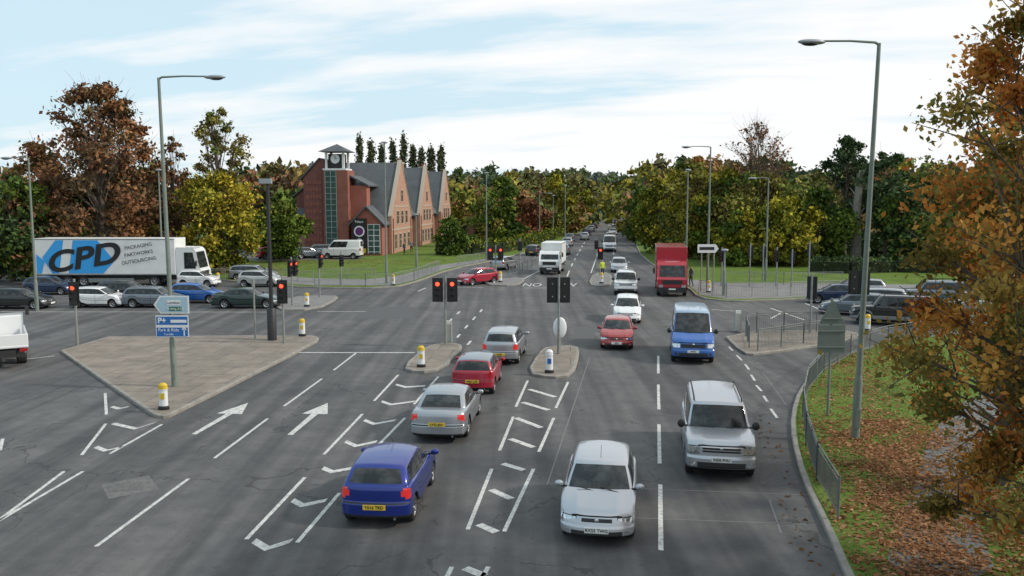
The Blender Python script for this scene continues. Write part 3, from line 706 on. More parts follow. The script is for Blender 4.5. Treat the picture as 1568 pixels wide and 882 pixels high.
# ------------------------------------------------------------ street furniture
def lamp(u,vb,vt,arm,al=2.1,name='street_lamp',Y=None,lean=0,m=None):
    b_=G(u,vb) if Y is None else Vector((XA(u,Y),Y,0)); h=ZA(vt,b_.y); mb=MB()
    mb.tube([(0,0,0),(0,0,1.9),(0,0,2.0),(0,0,2.1)],[.125,.12,.11,.09],0,12); mb.tube([(0,0,2.1),(0,0,h*.6),(0,0,h)],[.09,.075,.055],0,12)
    mb.box((0,-.12,.75),(.14,.02,.6),0)
    if arm:
        mb.tube([(0,0,h-.05),(arm*.12,0,h+.02),(arm*al*.5,0,h+.05),(arm*al,0,h+.03)],[.05,.04,.032,.03],0,8)
        mb.ell((arm*(al+.25),0,h+.0),(.42,.15,.085),1,14,8); mb.ell((arm*(al+.3),0,h-.05),(.26,.12,.07),2,12,6)
    else: mb.ell((0,0,h+.1),(.3,.15,.1),1)
    o=mb.obj(name,[m or lampg,lamph,glass],loc=b_); o.rotation_euler=(0,lean,0); return o
lamp(1309,676,66,-1,1.75,lean=R(1.0)); lamp(268,596,119,1,1.9,lean=R(-.6))
for a in [(57,476,242,-1,1.2),(592,436,220,0,1),(745,400,266,0,1),(826,372,296,1,1.5),(1083,446,225,-1,1.7),(1172,432,273,-1,1.2),(1050,430,262,0,1),(972,366,299,-1,1.6),(250,432,262,0,1),(865,372,285,0,1),(847,366,300,0,1),(638,415,330,0,1),(1108,455,385,0,1)]: lamp(*a)
def signal(u,vb,vh,yaw=0,lit=True,heads=(0,),name='traffic_light',hz=None,Y=None,s=1.0):
    b_=G(u,vb) if Y is None else Vector((XA(u,Y),Y,0)); z=ZA(vh,b_.y); E=empty(name,b_,yaw); mb=MB()
    mb.cyl((0,.12,0),(0,.12,z+.75),.057,0); mb.cyl((0,.12,0),(0,.12,.9),.07,0)
    for hx_ in heads:
        mb.box((hx_,0,z),(.34*s,.2,1.0*s),1); mb.box((hx_,.03,z),(.54*s,.025,1.22*s),1)
        mb.box((hx_,.12,z+.3),(.06,.16,.05),0); mb.box((hx_,.12,z-.3),(.06,.16,.05),0)
        for i,zz in enumerate((.31*s,0,-.31*s)):
            n=14; r=.105*s
            mb.poly([(hx_+r*math.cos(2*math.pi*k/n),-.108,z+zz+r*math.sin(2*math.pi*k/n)) for k in range(n)],3 if (i==0 and lit) else 4)
            vs=[]
            for k in range(9):
                a=R(-15)+R(210)*k/8; c,s1=math.cos(a)*r*1.15,math.sin(a)*r*1.15; vs+=[(hx_+c,-.1,z+zz+s1),(hx_+c*.98,-.1-.2*max(.25,math.sin(max(0,min(math.pi,a)))),z+zz+s1)]
            mb.add(vs,[(2*k,2*k+1,2*k+3,2*k+2) for k in range(8)],1,True)
    mb.obj('signal',[galv,black,signw,redl,lensd],E); return E
signal(117,531,450); signal(434,529,447); signal(682,531,444,heads=(-.37,.37)); signal(855,545,444,yaw=R(180),heads=(-.27,.3),lit=False)
signal(759,431,388,heads=(-.5,.45)); signal(796,420,377,lit=False,s=.8); signal(919,424,388); signal(913,412,375,lit=False,s=.8)
signal(492,457,398,yaw=R(80)); signal(524,441,399,yaw=R(40),lit=False,s=.8); signal(450,470,410,yaw=R(75),heads=(-.4,.3))
signal(1241,512,440,yaw=R(150),lit=False); signal(1319,530,433,yaw=R(170),lit=False,heads=(0,.5)); 
for u,vb,vh in ((1103,440,392),(1148,440,385),(1187,441,392),(1212,442,395),(1168,434,386),(1238,444,383)): signal(u,vb,vh,yaw=R(-50 if u%2 else 150),lit=False,s=.8)
b_=G(417,524); mb=MB(); hh=ZA(284,b_.y); mb.tube([(0,0,0),(0,0,1.75),(0,0,1.8)],[.24,.24,.2],0,14); mb.tube([(0,0,1.8),(0,0,hh)],[.11,.09],0,12); mb.box((-.1,0,hh+.22),(.62,.3,.26),1); mb.cyl((0,0,hh),(0,0,hh+.12),.05,0); mb.ell((-.38,0,hh+.22),(.12,.14,.12),0)
mb.obj('traffic_camera_post',[blackp,lamph],loc=b_,bevel=.01)
mb=MB(); b_=G(391,522); b_.z=.1; mb.cyl((0,0,0),(0,0,3.2),.05,0); mb.box((0,-.05,3.0),(.08,.3,.45),0); mb.obj('sign_post',[galv],loc=b_)
def bollard(u,vb,h=.95,kind=0):
    b_=G(u,vb); b_.z=.12; mb=MB(); n=16
    prof=[(.2,0),(.2,.1),(.16,.14),(.155,h*.7),(.17,h*.78),(.16,h*.92),(.09,h),(0.01,h+.01)]
    for j in range(len(prof)-1):
        vs=[(prof[j+q][0]*math.cos(2*math.pi*i/n),prof[j+q][0]*.7*math.sin(2*math.pi*i/n),prof[j+q][1]) for q in(0,1) for i in range(n)]
        mb.add(vs,[(i,(i+1)%n,n+(i+1)%n,n+i) for i in range(n)],(2 if j<2 else (1 if kind==0 and (j>=4) else 0)),True)
    mb.box((0,-.115,h*.52),(.17,.012,h*.22),3 if kind else 1)
    mb.obj('traffic_bollard',[signw,yel,black,signb],loc=b_)
for q in [(251,632),(463,518),(645,566),(602,439),(766,434),(1328,510),(470,472),(1085,450),(921,436),(334,436)]: bollard(*q)
bollard(841,575,1.0,1); 
mb=MB(); b_=G(857,545); b_.z=.12; mb.cyl((0,0,0),(0,0,1.1),.05,1); mb.ell((0,0,1.25),(.33,.1,.52),0,16,10); mb.obj('keep_left_sign',[signw,galv],loc=b_)
for u,v in ((683,531),(1130,512)):
    b_=G(u,v-2); b_.z=.12; mb=MB(); mb.prism([(-.2,0),(.2,0),(.2,.95),(.12,1.1),(-.12,1.1),(-.2,.95)],-.17,.17,0); mb.obj('control_cabinet',[mat('cabinet_grey',(.36,.37,.34),.6)],loc=b_+Vector((0.1,.5,0)),bevel=.02)
# signs on left lamp post
b_=G(268,596); Y=b_.y-.17
def panel(u0,u1,v0,v1,Y):
    x0,x1=XA(u0,Y,3),XA(u1,Y,3); z0,z1=ZA(v1,Y),ZA(v0,Y); return x0,x1,z0,z1
E=empty('direction_sign',(b_.x,Y,0)); x0,x1,z0,z1=panel(236,290,453,480,Y); x0-=b_.x;x1-=b_.x
mb=MB(); zc=(z0+z1)/2
mb.prism([(x0,zc),(x0+.25,z0),(x1,z0),(x1,z1),(x0+.25,z1)],-.012,.012,0,'y'); mb.prism([(x0+.1,zc),(x0+.29,z0+.05),(x1-.05,z0+.05),(x1-.05,z1-.05),(x0+.29,z1-.05)],-.018,-.013,1,'y'); mb.box((.15,-.02,zc+.08),(.55,.006,.2),2); mb.box((.22,-.022,zc-.16),(.5,.006,.16),3); mb.box((0,.08,zc),(.1,.14,.5),4)
mb.obj('panel',[signw,mat('sign_pale_blue',(.35,.5,.6),.4),signw,signg,galv],E)
text('London',.17,ink,(.15,-.026,zc+.08),(R(90),0,0),E); text('Woking A320',.12,signw,(.22,-.028,zc-.16),(R(90),0,0),E)
E=empty('park_and_ride_sign',(b_.x,Y,0)); x0,x1,z0,z1=panel(238,288,483,516,Y); x0-=b_.x;x1-=b_.x; zc=(z0+z1)/2
mb=MB(); mb.box(((x0+x1)/2,0,zc),(x1-x0,.024,z1-z0),0); mb.box(((x0+x1)/2,-.016,zc+.22),(x1-x0-.06,.006,.32),1); mb.box(((x0+x1)/2,-.016,zc-.2),(x1-x0-.06,.006,.4),1); mb.box((0,.08,zc),(.1,.14,.5),3)
mb.box(((x0+x1)/2,-.021,zc-.02),(x1-x0-.06,.003,.06),0); mb.obj('panel',[signw,signb,signw,galv],E)
text('P+',.3,signw,(x0+.25,-.024,zc+.22),(R(90),0,0),E,bold=.01); text('Park & Ride',.17,signw,(-.08,-.024,zc-.15),(R(90),0,0),E); text('Turnille',.12,signw,(-.08,-.024,zc-.32),(R(90),0,0),E)
mb=MB(); mb.box((x1-.17,-.024,zc-.24),(.05,.004,.28),0); mb.poly([(x1-.27,-.026,zc-.14),(x1-.07,-.026,zc-.14),(x1-.17,-.026,zc+.02)],0); mb.box((x0+.9,-.024,zc+.2),(.62,.004,.12),0); mb.obj('symbols',[signw],E)
# sign seen from behind, right
b_=G(1267,641); Y=b_.y; b_.z=.12; mb=MB(); zt=ZA(462,Y); mb.cyl((0,0,0),(0,0,zt),.045,0)
za,zb=ZA(545,Y),ZA(503,Y); mb.box((0,-.06,(za+zb)/2),(.92,.02,zb-za),1); mb.box((0,-.08,za+.2),(.92,.03,.04),0); mb.box((0,-.08,zb-.2),(.92,.03,.04),0)
z0,z1=ZA(503,Y)+.03,ZA(466,Y); mb.prism([(-.44,z0),(.44,z0),(.4,z0+.08),(.05,z1),(-.05,z1),(-.4,z0+.08)],-.07,-.05,1,'y'); mb.box((0,-.08,z0+.2),(.6,.03,.04),0)
mb.obj('traffic_sign',[lampg,signback],loc=b_)
b_=G(1081,447); Y=b_.y-.4; b_.y=Y; mb=MB(); z0,z1=ZA(387,Y),ZA(374,Y); zc=(z0+z1)/2
for x in(-.5,.5): mb.cyl((x,.05,0),(x,.05,z1),.05,1)
mb.prism([(-.85,z0),(.6,z0),(.85,zc),(.6,z1),(-.85,z1)],-.02,.0,0,'y'); mb.box((-.1,-.025,zc),(1.2,.006,.25),2); mb.obj('direction_sign',[signw,galv,ink],loc=b_)
b_=G(984,372); mb=MB(); Y=b_.y; z0,z1=ZA(358,Y),ZA(328,Y)
for x in(-.9,.9): mb.cyl((x,.06,0),(x,.06,z1),.08,1)
mb.box((0,0,(z0+z1)/2),(2.5,.05,z1-z0),0); mb.obj('direction_sign',[signback,galv],loc=b_)
# railings
def rail(name,pts,h=1.05,step=.11,m=None,z0=.12):
    mb=MB(); P=[Vector((p[0],p[1],z0)) for p in pts]
    for i in range(len(P)-1):
        a,b_=P[i],P[i+1]; d=b_-a; L=d.length; k=max(1,round(L/2)); up=Vector((0,0,1))
        for j in range(k+1): q=a+d*j/k; mb.cyl(q,q+up*h,.028,0,n=6)
        mb.cyl(a+up*(h-.04),b_+up*(h-.04),.022,0,n=6); mb.cyl(a+up*.14,b_+up*.14,.016,0,n=6); mb.cyl(a+up*(h-.16),b_+up*(h-.16),.014,0,n=6)
        kk=int(L/step)
        for j in range(kk): q=a+d*(j+.5)/kk; mb.box(q+up*(h/2),(.014,.014,h-.3),0)
    return mb.obj(name,[m or galv])
rg=mat('rail_green_grey',(.12,.14,.13),.6,.2,noise=(2,(.19,.2,.19),.3,.7))
off=[p+Vector((.35,0.1,0)) for p in GP([(1262,805),(1232,745),(1218,690),(1215,645),(1224,606),(1250,575),(1292,550),(1350,533),(1425,521),(1560,507)])]
rail('pedestrian_guardrail',off,m=rg)
rail('pedestrian_guardrail',GP([(1147,536),(1142,518),(1158,513),(1200,512),(1250,511)]),h=1.15,m=rg); rail('pedestrian_guardrail',GP([(1160,541),(1230,529),(1290,520)]),h=1.1,m=rg)
for l in ([(1070,452),(1112,458),(1190,456)],[(1210,455),(1300,452)],[(1110,437),(1200,438),(1290,437)],[(1300,470),(1420,474)]): rail('pedestrian_guardrail',GP(l),h=1.1,step=.22)
for l in ([(482,440),(560,441),(598,440)],[(600,440),(634,432),(672,416)],[(700,409),(745,401)],[(410,431),(480,436)],[(490,432),(575,431)],[(300,432),(345,431)]): rail('pedestrian_guardrail',GP(l),h=1.1,step=.22)
for l in ([(780,424),(800,418),(840,404)],[(740,432),(760,428)]): rail('pedestrian_guardrail',GP(l),h=1.1,step=.25)
# ------------------------------------------------------------ building
B=empty('brick_hall_building',(-16.3,115,.1),-.085)
mb=MB()
def wing(b0,b1,a0,a1,eave,ridge):
    m_=(b0+b1)/2
    mb.prism([(b0,0),(b1,0),(b1,eave),(m_,ridge),(b0,eave)],a0,a1,0)
    for s_,bb in((-1,b0),(1,b1)):
        k=(ridge-eave)/(m_-b0); o=.35
        e=(bb+s_*o,eave-o*k); mb.prism([(m_,ridge+.02),(m_,ridge+.27),(e[0],e[1]+.27),(e[0],e[1]+.02)],a0-.2,a1-.42,1)
    k=.45; mb.prism([(b0-.12,0),(b1+.12,0),(b1+.12,eave+.2),(m_,ridge+k),(b0-.12,eave+.2)],a1-.4,a1+.06,2)
    x=a1+.07
    mb.prism([(b0-.15,eave+.21),(m_,ridge+k+.01),(m_,ridge+k+.18),(b0-.15,eave+.38)],a1-.45,a1+.12,3); mb.prism([(b1+.15,eave+.21),(m_,ridge+k+.01),(m_,ridge+k+.18),(b1+.15,eave+.38)],a1-.45,a1+.12,3)
    w=b1-b0
    for row,(z,hh,cnt) in enumerate(((1.6,1.9,4),(4.9,1.7,3),(7.9,1.5,1))):
        for c_ in range(cnt):
            y=m_+(c_-(cnt-1)/2)*w/4.6
            mb.box((x,y,z),(.10,1.35,hh+.3),3); mb.box((x+.03,y,z),(.10,1.1,hh),4); mb.box((x+.06,y,z),(.06,.07,hh),3); mb.box((x+.07,y,z+.2),(.06,1.1,.07),3)
    mb.box((x,m_,3.25),(.08,w,.22),3); mb.box((x,m_,6.4),(.06,w*.7,.18),3)
    for q in(-.5,.5): mb.cyl((a1+.14,m_+q*w*.9,0),(a1+.14,m_+q*w*.9,4.8),.06,5,n=6)
for b0,b1 in((0,13),(20,31.5),(40,51)): wing(b0,b1,-13 if b0==0 else -10,0,4.8,12.3)
mb.prism([(-11,0),(-1.2,0),(-1.2,5.4),(-6,11.2),(-11,5.4)],8,52,0,'y'); mb.prism([(-6,11.22),(-6,11.45),(-.7,5.03),(-.7,4.8)],8,52.3,1,'y'); mb.prism([(-6,11.22),(-6,11.45),(-11.5,5.03),(-11.5,4.8)],8,52.3,1,'y')
for bb in(14.8,17.8,33.5,36.5):
    mb.box((-1.15,bb,1.6),(.1,1.2,1.9),4); mb.box((-1.15,bb,4.1),(.1,1.2,1.4),4)
for bb in(16.3,35.5):
    mb.box((-2.4,bb,9.5),(1.0,2.0,6.5),2); mb.box((-2.4,bb,12.9),(1.2,2.2,.3),3)
    for q in(-.5,.5): mb.cyl((-2.4,bb+q,13.05),(-2.4,bb+q,13.6),.18,5,n=8)
mb.obj('walls_and_roofs',[bricko,slate,bricko,stone,wglass,rooft],B)
mb=MB()
mb.box((-6.75,-1.2,5.6),(3.3,3.4,11.2),0)
mb.prism([(-11.3,0),(-8.45,0),(-8.45,12.6),(-9.1,12.6),(-11.3,10.2)],-2.2,5,1,'y'); mb.prism([(-11.7,9.95),(-9.1,12.63),(-9.1,12.85),(-11.7,10.15)],-2.4,5.2,2,'y')
mb.prism([(-13.4,0),(-11.32,0),(-11.32,9.6),(-13.4,7.9)],1,8,1,'y'); mb.prism([(-13.8,7.75),(-11.32,9.63),(-11.32,9.85),(-13.8,7.95)],.8,8.2,2,'y')
for k in range(9):
    zz=2.0+k*.95
    for j in range(5): mb.box((-10.75+j*.43,-2.23,zz),(.34,.05,.5-.1*((j+k)%2)),0)
mb.box((-7.35,-2.94,5.9),(1.45,.12,10.6),3)
for k in range(15): mb.box((-7.35,-3.02,.75+k*.74),(1.5,.06,.07),10)
for x in(-8.09,-7.35,-6.61): mb.box((x,-3.05,5.9),(.06,.06,10.7),10)
mb.box((-6.9,-1.3,11.32),(3.1,3.1,.22),4)
for sx in(-1,1):
    for sy in(-1,1): mb.box((-6.9+sx*1.15,-1.3+sy*1.15,12.5),(.28,.28,2.2),4)
mb.box((-6.9,-1.3,12.4),(1.9,1.9,1.9),5)
n=20; mb.poly([(-6.9+.62*math.cos(2*math.pi*k/n),-2.29,12.7+.62*math.sin(2*math.pi*k/n)) for k in range(n)],4); mb.box((-6.9,-2.31,12.85),(.07,.02,.4),5); mb.box((-6.78,-2.315,12.7),(.3,.02,.06),5)
ap=(-6.9,-1.3,14.7); cs=[(-6.9+sx*2.0,-1.3+sy*2.0,13.62) for sx,sy in((-1,-1),(1,-1),(1,1),(-1,1))]
mb.add(cs+[ap],[(0,1,4),(1,2,4),(2,3,4),(3,0,4),(3,2,1,0)],2)
mb.box((-4.0,-.8,4.6),(2.2,1.8,9.2),6); mb.prism([(-5.15,10.6),(-5.15,10.4),(-2.6,9.1),(-2.6,9.3)],-2.0,4.0,2,'y'); mb.box((-5.16,0.9,9.9),(.1,1.5,1.3),4)
mb.prism([(-4.5,0),(-.5,0),(-.5,4.3),(-2.5,6.3),(-4.5,4.3)],-3.4,-.05,6,'y'); mb.prism([(-2.5,6.32),(-2.5,6.55),(-.1,4.15),(-.1,3.92)],-3.8,0,2,'y'); mb.prism([(-2.5,6.32),(-2.5,6.55),(-4.9,4.15),(-4.9,3.92)],-3.8,0,2,'y')
mb.box((-1.55,-3.45,2.2),(1.6,.08,3.9),3)
for k in range(6): mb.box((-1.55,-3.51,.5+k*.72),(1.65,.05,.07),4)
for x in(-2.35,-1.55,-.75): mb.box((x,-3.52,2.2),(.07,.05,3.9),4)
mb.box((-3.45,-3.6,2.6),(1.9,.2,4.6),5)
for zz,rr,m in((3.2,.72,7),(1.7,.55,8)): mb.poly([(-3.45+rr*math.cos(2*math.pi*k/n),-3.72,zz+rr*math.sin(2*math.pi*k/n)) for k in range(n)],4); mb.poly([(-3.45+.75*rr*math.cos(2*math.pi*k/n),-3.73,zz+.75*rr*math.sin(2*math.pi*k/n)) for k in range(n)],m)
mb.box((-3.45,-3.72,.65),(1.7,.03,.6),9)
mb.obj('clock_tower_and_entrance',[brick,brickd,slate,gglass,signw,black,mat('terracotta_render',(.34,.12,.085),.85,noise=(1,(.28,.09,.065),.3,.7)),mat('banner_purple',(.12,.02,.14),.5),mat('banner_navy',(.05,.02,.1),.5),yel,mat('glazing_bars',(.25,.3,.28),.5)],B)
text('Palace',.45,signw,(-3.45,-3.73,4.45),(R(90),0,0),B)
Hs=empty('brick_house',(XA(708,185),185,.1),-.1); mb=MB(); mb.prism([(-4.5,0),(4.5,0),(4.5,3.2),(0,5.6),(-4.5,3.2)],-3,3,0); mb.prism([(0,5.62),(0,5.8),(4.9,3.2),(4.9,3.0)],-3.3,3.3,1); mb.prism([(0,5.62),(0,5.8),(-4.9,3.2),(-4.9,3.0)],-3.3,3.3,1); mb.box((-1,-4.52,1.6),(1.2,.1,1.2),2); mb.box((1.2,-4.52,1.1),(1,.1,2.1),2); mb.box((0,1,6),(.6,.8,1.4),0); mb.obj('house_shell',[bricko,rooft,wglass],Hs)
# ------------------------------------------------------------ vegetation
def hedge(name,pts,w,h,pal,dens=60,ls=.16):
    P=[];C_=[]
    for i in range(len(pts)-1):
        a,b_=pts[i],pts[i+1]; L=(b_-a).length; n=int(L*dens); d=(b_-a).normalized(); nn=Vector((-d.y,d.x,0))
        for _ in range(n):
            t=random.random(); hh=h*(.85+.2*math.sin(t*L*.7)+.1*math.sin(t*L*2.3)); x=random.uniform(-1,1); z=random.random()**.6
            p=a.lerp(b_,t)+nn*(x*w/2*(1-.25*z)); P.append((p.x,p.y,.12+z*hh)); C_.append(np.array(random.choice(pal))*random.uniform(.6,1.3))
    mb=MB()
    for i in range(len(pts)-1):
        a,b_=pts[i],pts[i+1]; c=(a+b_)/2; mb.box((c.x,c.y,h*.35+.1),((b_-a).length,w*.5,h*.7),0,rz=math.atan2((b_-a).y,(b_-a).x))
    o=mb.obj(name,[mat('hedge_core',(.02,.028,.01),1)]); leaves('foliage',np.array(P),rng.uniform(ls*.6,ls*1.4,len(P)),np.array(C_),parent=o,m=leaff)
hedge('hedge',GP([(668,391),(720,390),(765,388),(800,380),(838,369),(862,361)]),2.2,1.9,GR+YG[:1],90,.18)
hedge('hedge',GP([(1240,418),(1300,420),(1370,418),(1450,420)]),2,1.6,DG,90,.16)
hedge('hedge',[Vector((-100,104,0)),Vector((-75,100,0)),Vector((-58,100,0)),Vector((-42,101,0))],3,2.2,BR+MX,80,.2)
TP('autumn_tree',160,424,112,180,K=110,n=15000,ls=.22,pal=BR,seed=3,c0=.12,twig=5,cr=.21,shape='tall')
TP('autumn_tree',222,418,215,125,K=45,n=5500,ls=.22,pal=BR+[(.3,.14,.05)],seed=4,c0=.1,twig=4)
TP('autumn_tree',85,422,205,130,K=50,n=6500,ls=.22,pal=BR+MX,seed=5,c0=.08,twig=3)
TP('maple_tree',338,420,262,125,K=60,n=13000,ls=.2,pal=YG+[(.4,.3,.04)],seed=6,c0=.1)
TP('sparse_tree',342,414,155,95,K=60,n=4800,ls=.2,pal=MX+[(.2,.16,.07)],seed=7,c0=.3,twig=5,cr=.22,shape='tall')
TP('tree',268,416,200,60,K=26,n=1300,ls=.2,pal=BR,seed=8,c0=.3,twig=6)
TP('tree',432,402,308,85,K=40,n=8000,ls=.22,pal=GR+[(.16,.18,.04)],seed=9,c0=.1)
TP('tree',20,430,265,130,K=40,n=8000,ls=.26,pal=DG+GR+BR[:1],seed=10,c0=.02)
TP('tree',245,416,300,90,K=30,n=6000,ls=.23,pal=MX+OR[3:4],seed=12,c0=.05)
for i,(u,vt) in enumerate([(553,203),(570,210),(586,218),(603,212),(619,203),(634,218),(647,222),(661,220),(677,221)]):
    TP('poplar_tree',u,0,vt,24,Y=205,K=60,n=3600,ls=.32,pal=[(.08,.10,.05),(.10,.12,.06),(.12,.12,.07)],seed=20+i,c0=.1,shape='poplar',cr=.55)
TP('tree',690,392,330,46,K=25,n=4000,ls=.2,pal=GR,seed=31,c0=.02)
TP('tree',742,379,300,60,K=30,n=5000,ls=.26,pal=GR+MX,seed=32,c0=.05); TP('autumn_tree',810,368,306,60,K=28,n=5000,ls=.3,pal=[(.24,.10,.05),(.18,.09,.05)],seed=33,c0=.03); TP('tree',853,360,258,80,K=36,n=7500,ls=.4,pal=MX+YG[:1],seed=34,c0=.05); TP('tree',770,372,270,70,K=30,n=5500,ls=.4,pal=GR,seed=35,c0=.05); TP('tree',885,350,285,50,K=28,n=3800,ls=.45,pal=YG,seed=36,c0=.02)
for i,(u,vb,vt,w,pl) in enumerate([(1012,388,268,80,YG),(1055,396,240,105,MX+YG[:1]),(1108,400,255,100,GR+YG),(1165,404,262,130,MX),(1205,408,300,110,YG),(1130,408,320,80,YG+GR),(1250,404,285,100,GR),(985,376,285,60,GR),(1068,392,232,60,[(.34,.19,.06),(.28,.15,.05)])]):
    TP('tree',u,vb,vt,w,K=50,n=8000,ls=.25,pal=pl,seed=40+i,c0=.06)
TP('bare_tree',1155,400,180,90,K=60,n=1500,ls=.18,pal=BR,seed=51,c0=.35,twig=12,tr=.34)
TP('cedar_tree',1290,400,205,105,K=34,n=6500,ls=.24,pal=DG+[(.08,.11,.06)],seed=52,c0=.3,cr=.24,shape='tall',twig=2); TP('cedar_tree',1355,404,226,95,K=34,n=6000,ls=.24,pal=DG,seed=53,c0=.25,cr=.28,twig=2)
TP('tree',1420,410,262,150,K=40,n=8000,ls=.26,pal=DG+GR,seed=54,c0=.03); TP('tree',1520,412,250,140,K=40,n=7000,ls=.26,pal=DG+GR,seed=55,c0=.03)
b_=G(1309,404); b_.z=.1; mb=MB(); hh=ZA(262,b_.y)
mb.tube([(0,0,0),(.05,0,2),(-.1,0,hh*.5),(.1,0,hh*.8),(.2,0,hh)],[.75,.55,.5,.4,.15],0,10)
for k in range(9):
    z=hh*(.5+.05*k); a=k*2.4; mb.tube([(0,0,z),(math.cos(a)*1.0,math.sin(a)*.8,z+1.2)],[.14,.05],0,6)
mb.obj('pollarded_trunk',[mat('pale_bark',(.16,.14,.115),.95,noise=(2.5,(.3,.27,.23),.35,.65),bump=.8)],loc=b_)
# distant woodland: one mass
P=[];S=[];Q=[]
def mass(u0,u1,n,Y0,Y1,h0,h1,w,pals,cnt=800,ls=.65):
    for i in range(n):
        u=u0+(u1-u0)*(i+random.random())/n; Y=random.uniform(Y0,Y1); h=random.uniform(h0,h1); rx=w*random.uniform(.7,1.25)
        _,p,s,q=crown(h,rx,.02,'round',18,cnt,ls,random.choice(pals),.38,seed=1000+i+int(u0)*3+int(Y0))
        hz=min(.5,max(0,(Y-90)/900))  # aerial haze painted into the leaf colour, stronger with distance
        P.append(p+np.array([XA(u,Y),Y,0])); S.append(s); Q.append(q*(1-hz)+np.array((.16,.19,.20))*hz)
AM=[(.26,.19,.06),(.2,.16,.06)]; AO=[(.30,.17,.06),(.24,.14,.06)]
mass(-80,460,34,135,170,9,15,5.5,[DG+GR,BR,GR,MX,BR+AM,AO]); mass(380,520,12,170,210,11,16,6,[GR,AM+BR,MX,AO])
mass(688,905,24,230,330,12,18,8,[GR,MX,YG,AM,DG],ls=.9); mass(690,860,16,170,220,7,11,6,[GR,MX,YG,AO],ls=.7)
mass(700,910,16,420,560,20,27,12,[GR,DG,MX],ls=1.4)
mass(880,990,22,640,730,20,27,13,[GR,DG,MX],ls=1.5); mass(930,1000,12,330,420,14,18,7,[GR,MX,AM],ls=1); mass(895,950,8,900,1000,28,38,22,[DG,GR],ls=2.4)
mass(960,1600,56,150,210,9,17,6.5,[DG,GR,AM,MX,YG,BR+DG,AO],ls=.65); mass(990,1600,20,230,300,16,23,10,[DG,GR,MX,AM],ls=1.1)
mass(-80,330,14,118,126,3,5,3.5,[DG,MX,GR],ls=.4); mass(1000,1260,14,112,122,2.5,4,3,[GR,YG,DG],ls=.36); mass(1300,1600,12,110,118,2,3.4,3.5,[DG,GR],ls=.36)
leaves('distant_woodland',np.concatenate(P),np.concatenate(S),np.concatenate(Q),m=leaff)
# foreground autumn trees
tree('autumn_maple_tree',Vector((10.5,14.6,.12)),12.6,3.8,c0=.12,K=190,n=62000,ls=.066,pal=OR+[(.38,.26,.07),(.18,.18,.05)],tr=.22,seed=77,cr=.165,twig=5,shape='tall')
tree('autumn_maple_tree',Vector((9.3,12.2,.12)),6.2,2.5,c0=.15,K=60,n=17000,ls=.058,pal=OR[1:]+[(.3,.2,.08),(.2,.16,.06)],tr=.1,seed=80,cr=.22,twig=5)
tree('autumn_maple_tree',Vector((12.8,21.5,.12)),10.5,2.8,c0=.2,K=60,n=14000,ls=.085,pal=OR+GR[:1],tr=.18,seed=78,cr=.22,twig=3,shape='tall')
# ------------------------------------------------------------ people
def person(name,loc,yaw,top,legs,h=1.75):
    J={'pel':(0,0,.95),'wa':(0,0,1.1),'ch':(0,.01,1.35),'ne':(0,.01,1.5),'hd':(0,-.02,1.6),'ht':(0,-.01,1.72),
       'sl':(-.19,0,1.42),'el':(-.25,.03,1.14),'wl':(-.24,-.08,.9),'hl':(-.23,-.11,.8),'sr':(.19,0,1.42),'er':(.25,.04,1.14),'wr':(.25,-.1,.92),'hr':(.24,-.14,.83),
       'll':(-.1,0,.88),'kl':(-.12,-.08,.5),'al':(-.12,-.02,.09),'tl':(-.13,-.17,.04),'lr':(.1,0,.88),'kr':(.12,-.02,.5),'ar':(.12,.14,.1),'tr':(.13,.0,.04)}
    E_=[('pel','wa'),('wa','ch'),('ch','ne'),('ne','hd'),('hd','ht'),('ch','sl'),('sl','el'),('el','wl'),('wl','hl'),('ch','sr'),('sr','er'),('er','wr'),('wr','hr'),('pel','ll'),('ll','kl'),('kl','al'),('al','tl'),('pel','lr'),('lr','kr'),('kr','ar'),('ar','tr')]
    rad=dict(pel=.15,wa=.13,ch=.15,ne=.06,hd=.095,ht=.075,sl=.075,sr=.075,el=.052,er=.052,wl=.036,wr=.036,hl=.04,hr=.04,ll=.1,lr=.1,kl=.065,kr=.065,al=.045,ar=.045,tl=.04,tr=.04)
    k=list(J); me=bpy.data.meshes.new(name); me.from_pydata([J[q] for q in k],[(k.index(a),k.index(b_)) for a,b_ in E_],[])
    o=bpy.data.objects.new(name,me); col.objects.link(o); o.modifiers.new('s','SKIN')
    for i,q in enumerate(k): me.skin_vertices[0].data[i].radius=(rad[q],rad[q]*.85)
    me.skin_vertices[0].data[0].use_root=True
    sb=o.modifiers.new('u','SUBSURF'); sb.levels=2; bpy.context.view_layer.update()
    m2=bpy.data.meshes.new_from_object(o.evaluated_get(bpy.context.evaluated_depsgraph_get())); o.modifiers.clear(); o.data=m2
    for q in (top,legs,skinm,hairm,black): m2.materials.append(q)
    for p in m2.polygons:
        c=p.center; p.use_smooth=True
        p.material_index=4 if c.z<.1 else 1 if c.z<.92 and abs(c.x)<.21 else 2 if (c.z<.9) else 0 if c.z<1.5 else (3 if c.z>1.68 or (c.y>.03 and c.z>1.56) else 2)
    o.location=loc; o.rotation_euler=(0,0,yaw); o.scale=(h/1.78,)*3
skinm=mat('skin',(.5,.3,.22),.6); hairm=mat('hair',(.04,.025,.015),.7); hv=mat('hi_vis',(.5,.6,.04),.6); dk=mat('dark_trousers',(.03,.035,.05),.8); gj=mat('grey_jacket',(.12,.13,.16),.8)
try:
    g=G(922,427); g.z=.12; person('road_worker',g,R(20),hv,dk)
    g=G(1058,441); g.z=.12; person('pedestrian',g,R(-60),gj,dk)
    g=Vector((XA(619,113),113,.12)); person('pedestrian',g,R(60),dk,dk); g=Vector((XA(630,118),118,.12)); person('pedestrian',g,R(200),gj,dk)
except Exception as ex: print('PERSON',ex)
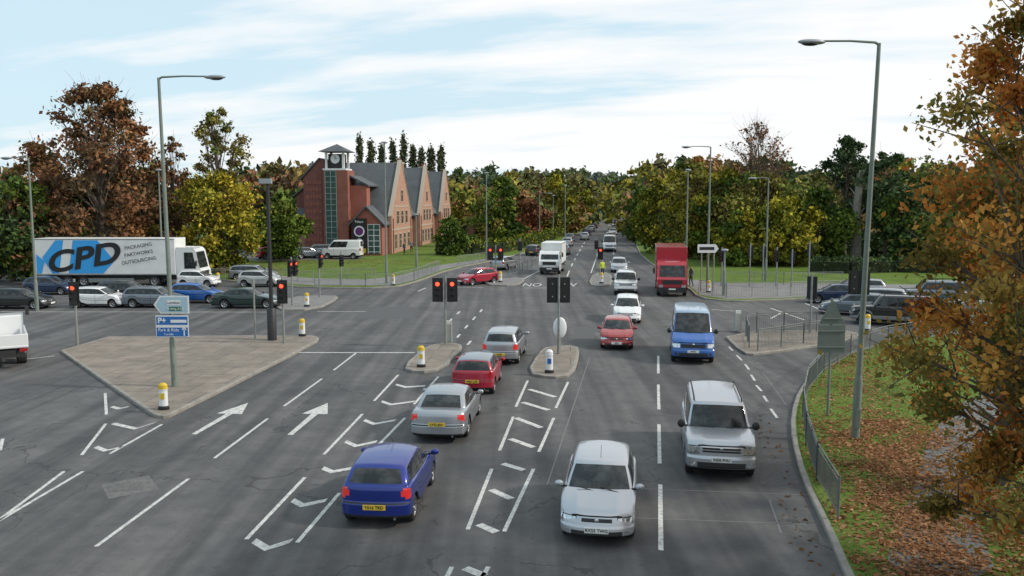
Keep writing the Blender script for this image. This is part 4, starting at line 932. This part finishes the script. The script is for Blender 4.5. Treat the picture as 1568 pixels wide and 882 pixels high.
# ------------------------------------------------------------ world, sun, camera
w=bpy.data.worlds.new('World'); bpy.context.scene.world=w; w.use_nodes=True
SE,SA=R(36),R(98)   # elevation, azimuth clockwise from +Y
bg=w.node_tree.nodes['Background']; sky=N(w,'ShaderNodeTexSky'); sky.sky_type='NISHITA'; sky.sun_disc=False; sky.sun_elevation=SE; sky.sun_rotation=SA; sky.dust_density=1.2; sky.air_density=1.0
tc=N(w,'ShaderNodeTexCoord').outputs['Generated']; sx_=N(w,'ShaderNodeSeparateXYZ'); w.node_tree.links.new(tc,sx_.inputs[0])
zz=math_(w,'MAXIMUM',sx_.outputs[2],0.0); dn=math_(w,'ADD',zz,.14)
cx=math_(w,'DIVIDE',sx_.outputs[0],dn); cy=math_(w,'DIVIDE',sx_.outputs[1],dn); cm=N(w,'ShaderNodeCombineXYZ')
w.node_tree.links.new(math_(w,'MULTIPLY',cx,.6),cm.inputs[0]); w.node_tree.links.new(math_(w,'ADD',math_(w,'MULTIPLY',cy,1.5),math_(w,'MULTIPLY',cx,.35)),cm.inputs[1])
nf=noise_(w,cm.outputs[0],.95,9,.56)
n2=math_(w,'ADD',nf,math_(w,'MULTIPLY',sx_.outputs[0],.22))
hz=math_(w,'MULTIPLY',math_(w,'SUBTRACT',.13,zz),1.2); n3=math_(w,'ADD',n2,math_(w,'MAXIMUM',hz,0))
fac=ramp_(w,n3,[(.42,(.08,.08,.08)),(.50,(.6,.6,.6)),(.60,(1,1,1))])
skyc=mix_(w,.8,sky.outputs[0],(5.6,7.5,8.5))
c=mix_(w,fac,skyc,(8.3,8.35,8.4))
w.node_tree.links.new(c,bg.inputs['Color']); bg.inputs['Strength'].default_value=.12
s=bpy.data.lights.new('sun','SUN'); s.energy=2.8; s.angle=R(4); s.color=(1,.94,.84); so=bpy.data.objects.new('sun',s); col.objects.link(so)
dirv=Vector((math.sin(SA)*math.cos(SE),math.cos(SA)*math.cos(SE),math.sin(SE))); so.rotation_euler=dirv.to_track_quat('Z','Y').to_euler()
cam=bpy.data.cameras.new('camera'); co=bpy.data.objects.new('camera',cam); col.objects.link(co); co.location=(0,0,H); co.rotation_euler=(R(90)-PITCH,0,0)
cam.sensor_width=36; cam.lens=36*F/1568; cam.clip_end=6000; cam.clip_start=.1; bpy.context.scene.camera=co
sc=bpy.context.scene; sc.view_settings.view_transform='Standard'; sc.view_settings.look='None'; sc.view_settings.exposure=0
